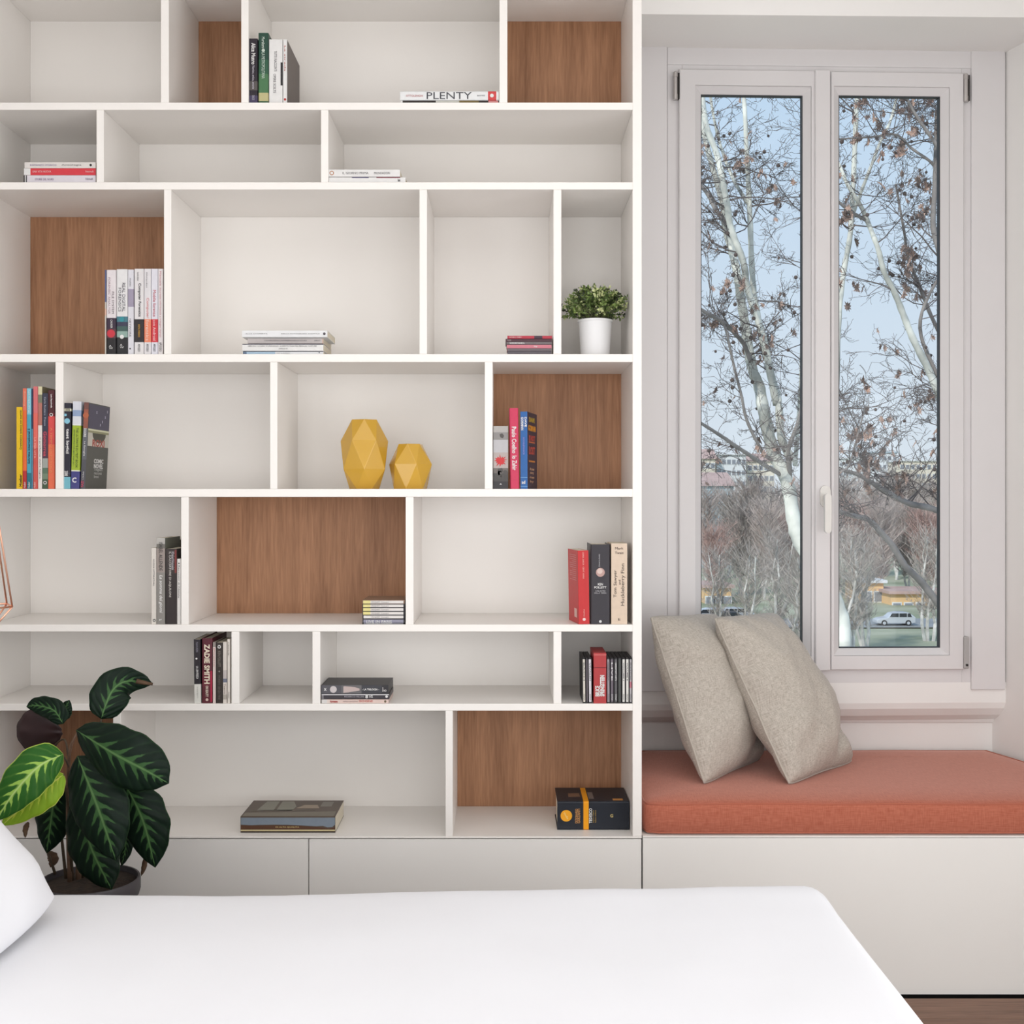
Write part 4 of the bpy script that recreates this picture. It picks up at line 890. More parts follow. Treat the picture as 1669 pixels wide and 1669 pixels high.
def little_leaf(mb, p, d, L, W):
    d = d.normalized(); s = d.cross(Vector((rs.uniform(-1, 1), rs.uniform(-1, 1), rs.uniform(-1, 1)))).normalized(); n_ = d.cross(s)
    mb.add([p, p + d * L * .5 + s * W * .5 + n_ * L * .08, p + d * L, p + d * L * .5 - s * W * .5 + n_ * L * .08, p + d * L * .5 - n_ * .0006], [(0, 1, 2, 3), (0, 4, 1), (1, 4, 2), (2, 4, 3), (3, 4, 0)])
for i in range(150):
    a = rs.uniform(0, 2 * math.pi); el = rs.uniform(-.12, 1.2) if i % 3 else rs.uniform(.8, 1.5)
    dirv = Vector((math.cos(a) * math.cos(el), math.sin(a) * math.cos(el) * .8, math.sin(el) + .25)).normalized()
    L = rs.uniform(.075, .1) * (1.05 - .1 * math.sin(el))
    L *= 1.02 if el > 1.0 else 1
    p0 = Vector((pxc, yp, zt - .006)) + Vector((math.cos(a), math.sin(a), 0)) * rs.uniform(0, .02)
    tip = p0 + dirv * L * 1.05; mid = p0.lerp(tip, .5) + Vector((0, 0, .012))
    stems.tube([p0, mid, tip], [.0012, .001, .0005], 4)
    kind = rs.choices([0, 1, 2], [.46, .4, .14])[0]
    for k in range(30):
        t_ = .25 + .75 * (k / 30) ** .8; q = p0.lerp(mid, min(1, t_ * 2)) if t_ < .5 else mid.lerp(tip, t_ * 2 - 1)
        dd = (dirv * .6 + Vector((rs.gauss(0, 1), rs.gauss(0, 1), rs.gauss(0, 1))) * .7)
        kk = kind if rs.random() < .7 and t_ > .55 else rs.choice([0, 0, 0, 1, 2])
        if (q + dd.normalized() * .012).x < SX(915) * (D + yp) / D + .002: dd.x = abs(dd.x)
        little_leaf(lg[kk], q, dd, rs.uniform(.008, .013), rs.uniform(.005, .008))
lim = (SX(1031) - .003, SX(915) + .003)
for mb in lg + [stems]:
    for v in mb.v: v.x = max(lim[1], min(lim[0], v.x)); v.y = min(v.y, .30)
stems.build('stems', M_twig, sh, kind='stuff')
for mb, m_, nm in zip(lg, (M_lg, M_lp, M_ld), ('green_foliage', 'pale_foliage', 'dark_foliage')): mb.build(nm, m_, sh, kind='stuff', fix=False)

# ---------------------------------------------------------------- large leafy plant behind the bed
def leaf_mat(name, dark, mid_, pale, rib, rough=.42):
    m = bpy.data.materials.new(name); m.use_nodes = True; t = m.node_tree; N = t.nodes; Lk = t.links
    b_ = N['Principled BSDF']; b_.inputs['Roughness'].default_value = rough; b_.inputs['Specular IOR Level'].default_value = .13
    tc_ = N.new('ShaderNodeTexCoord'); sp = N.new('ShaderNodeSeparateXYZ'); Lk.new(tc_.outputs['UV'], sp.inputs[0])
    def M(op, a, b2=None, c_=None):
        n = N.new('ShaderNodeMath'); n.operation = op
        for i, x in enumerate((a, b2, c_)):
            if x is None: continue
            if isinstance(x, (int, float)): n.inputs[i].default_value = x
            else: Lk.new(x, n.inputs[i])
        return n.outputs[0]
    x = M('ABSOLUTE', M('MULTIPLY_ADD', sp.outputs[0], 2, -1)); v = sp.outputs[1]
    nz = N.new('ShaderNodeTexNoise'); nz.inputs['Scale'].default_value = 9; Lk.new(tc_.outputs['UV'], nz.inputs['Vector'])
    wob = M('MULTIPLY', nz.outputs[0], .12)
    sgn = M('MULTIPLY', M('SIGN', M('MULTIPLY_ADD', sp.outputs[0], 2, -1)), .25)
    ph = M('ADD', M('ADD', M('MULTIPLY', v, 8.5), M('MULTIPLY', x, -2.1)), M('ADD', sgn, M('MULTIPLY', wob, 3)))
    s = M('MULTIPLY_ADD', M('SINE', M('MULTIPLY', ph, 6.2832)), .5, .5)
    s3 = M('POWER', s, 3.0)
    taper = M('MULTIPLY', M('SINE', M('MULTIPLY', v, 3.1416)), 1.0)
    lim_ = M('MULTIPLY', M('MULTIPLY_ADD', s3, .42, .12), M('POWER', taper, .5))
    zone = M('MULTIPLY', M('SUBTRACT', lim_, x), 9); 
    cl = N.new('ShaderNodeClamp'); Lk.new(zone, cl.inputs[0])
    fine = M('MULTIPLY', M('POWER', s, 8.0), .10)
    f1 = M('MAXIMUM', cl.outputs[0], fine)
    mx1 = N.new('ShaderNodeMix'); mx1.data_type = 'RGBA'; Lk.new(f1, mx1.inputs[0]); mx1.inputs[6].default_value = lin(dark); mx1.inputs[7].default_value = lin(pale)
    ribm = N.new('ShaderNodeClamp'); Lk.new(M('MULTIPLY', M('SUBTRACT', .045, x), 60), ribm.inputs[0])
    mx2 = N.new('ShaderNodeMix'); mx2.data_type = 'RGBA'; Lk.new(ribm.outputs[0], mx2.inputs[0]); Lk.new(mx1.outputs[2], mx2.inputs[6]); mx2.inputs[7].default_value = lin(rib)
    edge = N.new('ShaderNodeClamp'); Lk.new(M('MULTIPLY', M('SUBTRACT', x, .955), 40), edge.inputs[0])
    mx3 = N.new('ShaderNodeMix'); mx3.data_type = 'RGBA'; Lk.new(edge.outputs[0], mx3.inputs[0]); Lk.new(mx2.outputs[2], mx3.inputs[6]); mx3.inputs[7].default_value = lin(mid_)
    Lk.new(mx3.outputs[2], b_.inputs['Base Color'])
    bn = N.new('ShaderNodeBump'); bn.inputs['Strength'].default_value = .25; bn.inputs['Distance'].default_value = .003; Lk.new(s, bn.inputs['Height']); Lk.new(bn.outputs[0], b_.inputs['Normal'])
    return m
M_calA = leaf_mat('patterned_dark_leaf', (15, 30, 21), (34, 56, 34), (56, 88, 50), (84, 116, 70))
M_calB = leaf_mat('patterned_bright_leaf', (44, 92, 34), (186, 206, 92), (150, 186, 84), (170, 196, 120))
M_calC = leaf_mat('patterned_lime_leaf', (134, 168, 44), (214, 220, 110), (178, 196, 66), (206, 206, 110))
M_mar = mat('maroon_leaf_underside', (46, 26, 28), .5, var=.15, vs=30)
M_dry = mat('dry_leaf', (84, 62, 44), .8, var=.3, vs=40)
M_stem = mat('plant_stem', (110, 84, 66), .6, var=.25, vs=50); M_stemd = mat('dark_leaf_stalk', (72, 58, 42), .6, var=.2, vs=50)
M_potd = mat('dark_plastic_pot', (74, 70, 74), .5, var=.05)
PY = -.33; kq = (D + PY) / F
cpx = 146; X0 = (cpx - VX) * kq
lp_ = empty('leafy_plant', (X0, PY, 0)); tag(lp_, 'large plant with dark feather-patterned leaves in a dark pot behind the bed', 'potted plant')
zr = H - (1432 - VY) * kq; R0 = 80 * kq
b = MB(); b.lathe([(0, .0), (R0 * .62, 0), (R0 * .66, .01), (R0 * .88, zr - .045), (R0 * .97, zr - .042), (R0, zr - .03), (R0, zr - .004), (R0 * .985, zr), (R0 * .95, zr), (R0 * .94, zr - .03)], (X0, PY, 0), 48)
b.build('pot', M_potd, lp_, smooth=True, angle=40)
b = MB(); b.lathe([(0, zr - .004), (R0 * .5, zr - .008), (R0 * .945, zr - .014), (R0 * .94, zr - .03)], (X0, PY, 0), 32); b.build('soil', M_soil, lp_, smooth=True)
def crv(pts, n):
    """Catmull-Rom through pts"""
    pts = [Vector(p) for p in pts]; q = [pts[0] * 2 - pts[1]] + pts + [pts[-1] * 2 - pts[-2]]; out = []
    segs = len(pts) - 1
    for i in range(n + 1):
        u_ = i / n * segs; k = min(int(u_), segs - 1); t_ = u_ - k; a, b_, c_, d_ = q[k:k + 4]
        out.append(.5 * ((2 * b_) + (c_ - a) * t_ + (2 * a - 5 * b_ + 4 * c_ - d_) * t_ ** 2 + (3 * b_ - a - 3 * c_ + d_) * t_ ** 3))
    return out
def cleaf(path, ys_, hw_, mtop, mund=None, cup=.25, widen=None, ripple=.04, seed=0, tw=(0, 0), peak=.45, name='leaf', tip=1.0, label=None):
    """path in pixels, ys_ depth per path point, hw_ half width in pixels; tw = depth slope of the left/right half"""
    n, mm = 22, 10
    pts = crv([P(px, py, y_) for (px, py), y_ in zip(path, ys_)], n)
    mb = MB(); mb.uv = []; k = kq
    view = Vector((0, 1, 0)); L0 = []
    for side in (0, 1):
        for i in range(n + 1):
            t_ = i / n; T_ = (pts[min(i + 1, n)] - pts[max(i - 1, 0)]).normalized()
            wv = T_.cross(view); wv.normalize()
            prof = (math.sin(math.pi * t_ ** (math.log(.5) / math.log(peak)))) ** .7 if 0 < t_ < 1 else 0.0
            if t_ > .93: prof *= .5 + .5 * (1 - t_) / .07
            W = hw_ * k * max(prof, .012)
            for j in range(mm + 1):
                u_ = j / mm * 2 - 1
                y_off = cup * W * (u_ * u_) * (1 if cup > 0 else 1) + (tw[0] if u_ < 0 else tw[1]) * abs(u_) * W
                rp = ripple * W * math.sin(t_ * 26 + seed + (1.5 if u_ < 0 else 0)) * abs(u_) ** 1.5
                p = pts[i] + wv * (u_ * W * (1 + .03 * math.sin(t_ * 31 + seed * 2) * abs(u_))) + view * (y_off + rp)
                if side: p = p + view * .0012
                mb.v.append(p); mb.uv.append(((u_ + 1) / 2, t_))
    st = (n + 1) * (mm + 1)
    for side in (0, 1):
        for i in range(n):
            for j in range(mm):
                a = side * st + i * (mm + 1) + j; f = [a, a + 1, a + mm + 2, a + mm + 1]
                mb.f.append(f if side == 0 else f[::-1]); mb.m.append(side)
    bd = [j for j in range(mm + 1)] + [i * (mm + 1) + mm for i in range(1, n + 1)] + [n * (mm + 1) + j for j in range(mm - 1, -1, -1)] + [i * (mm + 1) for i in range(n - 1, 0, -1)]
    for a, b_ in zip(bd, bd[1:] + bd[:1]): mb.f.append([a, a + st, b_ + st, b_]); mb.m.append(0)
    return mb.build(name, [mtop, mund or M_mar], lp_, smooth=True, fix=False, label=label)
def stalk(pts, ys_, r0, r1, m_=None, name='stem'):
    b = MB(); q = crv([P(px, py, y_) for (px, py), y_ in zip(pts, ys_)], 14)
    b.tube(q, [(r0 + (r1 - r0) * i / 14) * kq for i in range(15)], 8); return b.build(name, m_ or M_stem, lp_, smooth=True)
# back leaves first
cleaf([(92, 1270), (84, 1330), (76, 1391)], [-.36, -.34, -.33], 31, M_calA, seed=1, tw=(.1, .3))
cleaf([(198, 1330), (205, 1375), (198, 1412)], [-.26, -.26, -.27], 12, M_calA, seed=2)
cleaf([(122, 1290), (148, 1380), (182, 1450)], [-.40, -.41, -.42], 40, M_calA, seed=3, peak=.52)
cleaf([(197, 1265), (232, 1335), (253, 1414)], [-.36, -.38, -.37], 39, M_calA, seed=4, peak=.5)
cleaf([(126, 1232), (160, 1318), (189, 1403)], [-.42, -.46, -.47], 46, M_calA, seed=5, peak=.45)
cleaf([(124, 1190), (185, 1228), (240, 1257), (275, 1277)], [-.42, -.48, -.49, -.48], 45, M_calA, seed=6, peak=.45, cup=.2)
cleaf([(104, 1262), (60, 1296), (2, 1346)], [-.44, -.47, -.48], 29, M_calC, M_calC, seed=7, cup=.15, peak=.45)
cleaf([(103, 1229), (62, 1250), (20, 1296), (-6, 1338)], [-.46, -.50, -.52, -.52], 34, M_calB, seed=8, peak=.42, cup=.2)
# top leaf, tip curling to the right
cleaf([(165, 1172), (172, 1150), (183, 1126), (200, 1112), (224, 1110), (249, 1115)], [-.40, -.40, -.39, -.37, -.35, -.34], 30, M_calA, seed=9, peak=.36, cup=.1, tw=(.2, -.2))
b = MB(); b.tube([P(222, 1110, -.352), P(236, 1113, -.345), P(249, 1115, -.34)], [.006, .005, .003], 8); b.build('dry_tip', M_dry, lp_, smooth=True)
# rolled leaf at the left: dark underside with the green face folded over
cleaf([(76, 1232), (62, 1195), (66, 1150)], [-.34, -.36, -.37], 37, M_mar, seed=10, peak=.5, cup=.15, label='dark maroon underside of a leaf')
cleaf([(103, 1180), (88, 1158), (60, 1150), (43, 1152)], [-.40, -.40, -.385, -.38], 18, M_calA, seed=11, peak=.35, cup=.1)
cleaf([(98, 1176), (104, 1160), (113, 1141)], [-.39, -.39, -.39], 12, M_calA, seed=12, peak=.45)
# withered bits
for pth, w_ in (([(46, 1340), (40, 1352), (41, 1366)], 4.5), ([(78, 1388), (84, 1402), (82, 1414)], 9), ([(236, 1398), (234, 1412), (230, 1428)], 4.5)):
    cleaf(pth, [-.3] * 3 if pth[0][0] > 60 else [-.42] * 3, w_, M_dry, M_dry, name='withered_leaf', cup=.8, ripple=.2)
stalk([(114, 1437), (111, 1350), (112, 1250), (116, 1215), (128, 1191)], [-.33, -.34, -.38, -.41, -.42], 4.2, 1.6)
stalk([(128, 1436), (127, 1370), (122, 1300), (128, 1240)], [-.31, -.33, -.38, -.42], 5.0, 2.4)
stalk([(136, 1434), (134, 1350), (150, 1240), (165, 1173)], [-.30, -.32, -.36, -.40], 3.4, 1.6, M_stemd)
stalk([(112, 1250), (107, 1238), (100, 1230)], [-.38, -.42, -.46], 1.6, 1.2, M_stemd)
stalk([(118, 1435), (112, 1330), (104, 1262)], [-.32, -.38, -.44], 3, 1.4, M_stemd)
stalk([(112, 1235), (104, 1205), (78, 1225)], [-.37, -.36, -.34], 1.8, 1.4, M_stemd)
stalk([(140, 1434), (160, 1330), (190, 1290), (199, 1268)], [-.29, -.3, -.33, -.36], 3, 1.4, M_stemd)
stalk([(108, 1436), (98, 1340), (93, 1270)], [-.30, -.32, -.36], 3, 1.4, M_stemd)
stalk([(90, 1425), (82, 1400), (78, 1390)], [-.29, -.3, -.3], 2.5, 2, M_stemd)

# ---------------------------------------------------------------- copper wire lamp, left edge
M_cop = mat('copper_wire', (255, 196, 168), .38, metal=1, var=.03)
LY = -.5; kl = (D + LY) / F; Lc = P(-44, 989, LY)
lam = empty('wire_lamp', Lc); tag(lam, 'copper wire cage pendant lamp hanging at the left edge, before the shelves', 'lamp')
rr = 64 * kl; zt_ = Lc.z + 330 * kl; zb2 = Lc.z - 40 * kl
ring = [Lc + Vector((rr * math.cos(a), rr * math.sin(a), 0)) for a in [2 * math.pi * i / 6 for i in range(6)]]
rb = [Lc + Vector((rr * .45 * math.cos(a), rr * .45 * math.sin(a), zb2 - Lc.z)) for a in [2 * math.pi * i / 6 for i in range(6)]]
rt = [Vector((Lc.x, Lc.y, zt_)) + Vector((.014 * math.cos(a), .014 * math.sin(a), 0)) for a in [2 * math.pi * i / 6 for i in range(6)]]
for i in range(6):
    for A, B_ in ((ring[i], ring[(i + 1) % 6]), (ring[i], rt[i]), (ring[i], rb[i]), (rb[i], rb[(i + 1) % 6])):
        b = MB(); b.tube([A, B_], .0022, 8); b.build('wire', M_cop, lam, smooth=True)
b = MB(); b.lathe([(0, zt_ - .05), (.016, zt_ - .05), (.018, zt_), (.006, zt_ + .01), (0, zt_ + .01)], (Lc.x, Lc.y, 0), 16); b.build('socket', M_cop, lam, smooth=True, angle=40)
M_bulb = mat('warm_bulb', (255, 226, 190), .3, emit=3)
b = MB(); b.lathe([(.006, zt_ - .05), (.022, zt_ - .08), (.03, zt_ - .115), (.022, zt_ - .145), (0, zt_ - .155)], (Lc.x, Lc.y, 0), 20); b.build('bulb', M_bulb, lam, smooth=True)
b = MB(); b.tube([(Lc.x, Lc.y, zt_ + .01), (Lc.x, Lc.y, CEIL - .02)], .0025, 8); b.build('cord', M_dark, lam)
b = MB(); b.lathe([(0, CEIL - .03), (.05, CEIL - .028), (.05, CEIL - .0005), (0, CEIL - .0005)], (Lc.x, Lc.y, 0), 24); b.build('ceiling_rose', M_cop, lam)

# ---------------------------------------------------------------- the view from the fourth floor
GZ = -13.0
M_bark = mat('pale_plane_bark', (176, 178, 170), .9, var=.3, vs=2.5, c2=(222, 222, 212), bump=.4, bs=8)
M_barkg = mat('grey_branch_bark', (136, 130, 126), .9, var=.3, vs=4, bump=.3, bs=20)
M_twg = mat('dark_twig', (98, 90, 88), .9, var=.25, vs=3)
M_leaf1 = mat('dry_brown_leaf', (182, 154, 140), .85, var=.25, vs=3); M_leaf2 = mat('dry_dark_leaf', (126, 108, 100), .85, var=.25, vs=3)
M_ball = mat('seed_ball', (92, 80, 76), .95, var=.2, vs=30)
rt_ = random.Random(23)
lawn = MB()
NG = 40
for i in range(NG + 1):
    for j in range(NG + 1):
        x = -400 + 900 * i / NG; y_ = 6 + 900 * (j / NG) ** 1.6; lawn.v.append(Vector((x, y_, GZ + .15 * noise.noise(Vector((x * .05, y_ * .05, 0))))))
for i in range(NG):
    for j in range(NG):
        a = i * (NG + 1) + j; lawn.f.append([a, a + NG + 1, a + NG + 2, a + 1]); lawn.m.append(0)
M_lawn = mat('lawn_grass', (140, 148, 118), .95, var=.15, vs=.15, c2=(164, 164, 142))
tag(lawn.build('lawn', M_lawn, kind='stuff'), 'green winter lawn far below the window', 'grass')
b = MB(); b.box((-150, 127.5, GZ + .12), (250, 136.5, GZ + .22)); M_road = mat('asphalt', (142, 144, 146), .9, var=.1, vs=.5)
tag(b.build('road', M_road), 'grey street beyond the lawn where the cars stand', 'road')

def leaf_data(nm, seed):
    r = random.Random(seed); b = MB(); n_ = 9
    # a curled, lobed dry leaf: star outline folded along its middle, closed by an offset back face
    o = []
    for i in range(n_ * 2):
        a = 2 * math.pi * i / (n_ * 2); q = (1 if i % 2 == 0 else .5) * r.uniform(.75, 1.15)
        x, y_ = q * math.cos(a) * .7, q * math.sin(a); o.append(Vector((x, .35 * x * x + .3 * math.sin(y_ * 2 + seed) + r.uniform(-.12, .12), y_)))
    c_ = Vector((0, -.12, 0)); m_ = len(o)
    b.v = [c_, c_ + Vector((0, .05, 0))] + o
    for i in range(m_): b.f += [[0, 2 + i, 2 + (i + 1) % m_], [1, 2 + (i + 1) % m_, 2 + i]]; b.m += [0, 0]
    return b
leafme = []
for i in range(6):
    b = leaf_data('leaf', i); o = b.build('leaf', [M_leaf1, M_leaf2, M_leaf1][i % 3], fix=False); leafme.append(o.data); bpy.data.objects.remove(o)
b = MB(); b.lathe([(0, -1), (.6, -.8), (.95, -.3), (.95, .3), (.6, .8), (0, 1)], n=10); o = b.build('seed_ball', M_ball, smooth=True); ballme = o.data; bpy.data.objects.remove(o)

def near_tree(name, lab, Y0, stems, foot, nleaf, nball, seed, region, ntw, lsz=1.0):
    """stems: (pixel path, half widths px, depth offsets); each is a branch standing in space at its own depth"""
    r = random.Random(seed); k = (D + Y0) / F
    base = P(foot[0], foot[1], Y0); base.z = GZ + .05
    root = empty(name, base); tag(root, lab, 'tree', None)
    lines = []
    for (path, hw, dy, mt, nm) in stems:
        pts = crv([P(px, py, Y0 + d) for (px, py), d in zip(path, dy)], 5 * len(path))
        n_ = len(pts); rad = [(hw[0] + (hw[1] - hw[0]) * i / (n_ - 1)) * k * (1 + .07 * math.sin(i * 1.9 + seed)) for i in range(n_)]
        b = MB(); b.tube(pts, rad, 10); b.build(nm, mt, root, smooth=True); lines.append((pts, rad))
    tw = MB(); tips = []; 
    def sprout(p, d, L, rad, lev):
        n_ = 5 if lev < 2 else 4; q = [p]; dd = d.normalized()
        for i in range(n_):
            dd = (dd + Vector((r.gauss(0, .2), r.gauss(0, .16), r.gauss(0, .2) + (.05 if lev == 0 else 0)))).normalized(); q.append(q[-1] + dd * L / n_)
        tw.tube(q, [max(rad * (1 - .7 * i / n_), .32 * k) for i in range(n_ + 1)], 4 if lev < 2 else 3)
        if lev < 3:
            for c_ in range([5, 4, 3][lev]):
                i = r.randint(1, n_); dirc = (dd + Vector((r.gauss(0, .75), r.gauss(0, .5), r.gauss(0, .75)))).normalized()
                sprout(q[i], dirc, L * r.uniform(.35, .6), rad * .5, lev + 1)
        if lev >= 1: tips.append(q[-1]); tips.append(q[2])
    for i in range(ntw):
        pts, rad = r.choice(lines[:len(stems)]); j = r.randint(1, len(pts) - 2); p = pts[j]
        px = VX + p.x / (D + p.y) * F; py = VY - (p.z - H) / (D + p.y) * F
        if py > 860: continue
        side = r.choice((-1, 1)); d = Vector((side * r.uniform(.4, 1), r.uniform(-.5, .5), r.uniform(-.1, .9)))
        sprout(p, d, r.uniform(50, 130) * k, max(.9, min(rad[j] / k * .35, 1.5)) * k, 0)
    tw.build('twigs', M_twg, root, kind='stuff', fix=False)
    vis = []
    for p in tips:
        px = VX + p.x / (D + p.y) * F; py = VY - (p.z - H) / (D + p.y) * F
        if region[0] < px < region[2] and region[1] < py < region[3]: vis.append(p)
    r.shuffle(vis)
    off = OFF[root.name]; i = 0
    for p in vis[:nleaf]:
        c_n = 1 if r.random() < .55 else r.randint(2, 3)
        for c_ in range(c_n):
            o = bpy.data.objects.new('leaf', r.choice(leafme)); col.objects.link(o); o.parent = root
            s = r.uniform(5, 9.5) * lsz * k; o.location = p - off + Vector((r.uniform(-.5, .5) * s * c_ * 1.6, r.uniform(-1, 1) * s, -s * .7 - c_ * s * .4)); o.scale = (s, s, s)
            o.rotation_euler = (r.uniform(-.6, .6), r.uniform(-.7, .7), r.uniform(0, 6.28)); i += 1
            if i > 280: break
        if i > 280: break
    for p in vis[nleaf:nleaf + nball]:
        o = bpy.data.objects.new('seed_ball', ballme); col.objects.link(o); o.parent = root
        s = r.uniform(2.2, 3.6) * k; o.location = p - off - Vector((0, 0, s)); o.scale = (s, s, s)
    return root
A_, G_ = M_bark, M_barkg
def z(n, v=0): return [v] * n
left = [
 ([(1209, 120), (1214, 181), (1218, 264), (1222, 347), (1226, 443), (1232, 500), (1254, 600), (1268, 650), (1274, 715), (1293, 752)], (3.2, 7), [0, 0, .1, .1, .2, .2, .2, .1, 0, 0], A_, 'branch'),
 ([(1140, 100), (1149, 195), (1168, 250), (1177, 291), (1185, 333), (1192, 374), (1212, 429), (1218, 470), (1237, 526), (1246, 560), (1256, 610), (1266, 660)], (4.5, 6.5), [-.6, -.6, -.5, -.5, -.4, -.3, -.3, -.2, -.1, -.1, 0, .1], A_, 'branch'),
 ([(1140, 190), (1157, 256), (1178, 333), (1182, 369), (1193, 410), (1201, 443), (1207, 484), (1214, 526), (1226, 600), (1237, 629), (1245, 672), (1260, 735), (1283, 787), (1294, 850), (1303, 880), (1335, 935), (1362, 985), (1374, 1060), (1376, 1400), (1376, 2600)], (4, 15), [.3] * 5 + [.2] * 5 + [0] * 10, A_, 'trunk'),
 ([(1120, 280), (1142, 302), (1155, 319), (1166, 341), (1185, 366), (1204, 400)], (3, 4), [.8, .7, .6, .5, 0, -.2], G_, 'branch'),
 ([(1120, 490), (1155, 512), (1180, 526), (1199, 545), (1213, 562), (1224, 590)], (2.4, 4), [-.9, -.8, -.5, -.2, 0, .1], G_, 'branch'),
 ([(1177, 523), (1185, 545), (1197, 600), (1208, 643), (1216, 681), (1231, 715), (1247, 742), (1262, 750)], (1.8, 3), [-.5, -.5, -.4, -.4, -.3, -.2, -.1, 0], G_, 'branch'),
 ([(1120, 675), (1143, 690), (1173, 709), (1199, 727), (1225, 744), (1251, 761), (1275, 775)], (2.2, 4), [-1.2, -1, -.8, -.6, -.4, -.2, 0], G_, 'branch'),
 ([(1315, 120), (1309, 400), (1306, 600), (1300, 700), (1296, 760)], (2, 4), [.5] * 5, A_, 'branch'),
 ([(1145, 60), (1165, 200), (1190, 280), (1217, 330)], (2, 3), [.4, .4, .2, .1], A_, 'branch'),
 ([(1312, 640), (1300, 690), (1285, 735), (1288, 780)], (2.5, 4), [-.5, -.4, -.2, 0], G_, 'branch'),
]
near_tree('plane_tree', 'tall pale-barked tree with several stems, seen through the left pane', 11.5, left, (1376, 1600), 90, 90, 5, (1135, 150, 1312, 850), 100)
right = [
 ([(1399, 100), (1394, 223), (1389, 333), (1385, 388), (1373, 457), (1366, 540), (1362, 700)], (4, 5), [.5] * 7, A_, 'branch'),
 ([(1470, 120), (1453, 192), (1435, 231), (1417, 278), (1400, 322), (1390, 350)], (2.2, 3.2), [.3, .3, .3, .3, .4, .5], A_, 'branch'),
 ([(1465, 120), (1478, 159), (1494, 190), (1511, 214), (1535, 250), (1580, 330)], (2, 3), [-1] * 6, G_, 'branch'),
 ([(1527, 180), (1525, 264), (1523, 319), (1521, 369), (1531, 410), (1560, 520)], (3, 5), [-.8] * 6, G_, 'branch'),
 ([(1340, 225), (1368, 270), (1381, 300), (1403, 336), (1414, 361), (1431, 405), (1441, 443), (1459, 479), (1472, 512), (1489, 554), (1512, 600), (1527, 635), (1560, 720), (1640, 900)], (2.4, 7), [0] * 14, A_, 'branch'),
 ([(1340, 300), (1368, 330), (1390, 347), (1410, 358)], (2, 3), [-.4, -.3, -.2, 0], G_, 'branch'),
 ([(1350, 228), (1422, 223), (1461, 220), (1486, 242), (1517, 264), (1527, 280)], (1.4, 2.4), [-.7] * 6, G_, 'branch'),
 ([(1350, 755), (1369, 765), (1397, 773), (1423, 788), (1455, 807), (1484, 821), (1527, 832), (1600, 870), (1655, 990)], (2.5, 6), [-.6, -.6, -.5, -.4, -.3, -.2, 0, 0, 0], G_, 'branch'),
 ([(1345, 825), (1367, 833), (1389, 840), (1415, 847), (1435, 867), (1455, 890), (1475, 922), (1501, 948), (1528, 982), (1590, 1060), (1662, 1150)], (3, 6.5), [-1, -1, -.9, -.8, -.7, -.6, -.5, -.3, -.2, 0, 0], G_, 'branch'),
 ([(1640, 860), (1652, 980), (1665, 1200), (1668, 1800), (1668, 2600)], (11, 22), [0] * 5, A_, 'trunk'),
 ([(1460, 300), (1474, 380), (1480, 420), (1500, 470), (1520, 520), (1560, 600), (1620, 760)], (1.8, 4), [.6] * 7, G_, 'branch'),
 ([(1409, 668), (1395, 720), (1383, 760), (1367, 770)], (1.2, 2), [-.9] * 4, G_, 'branch'),
 ([(1560, 420), (1520, 470), (1500, 540), (1540, 640), (1600, 800)], (2, 4), [.2] * 5, G_, 'branch'),
]
near_tree('plane_tree', 'brown-leaved tree with dark crossing branches, seen through the right pane', 9.5, right, (1668, 1700), 150, 90, 17, (1360, 150, 1540, 800), 150, 1.25)

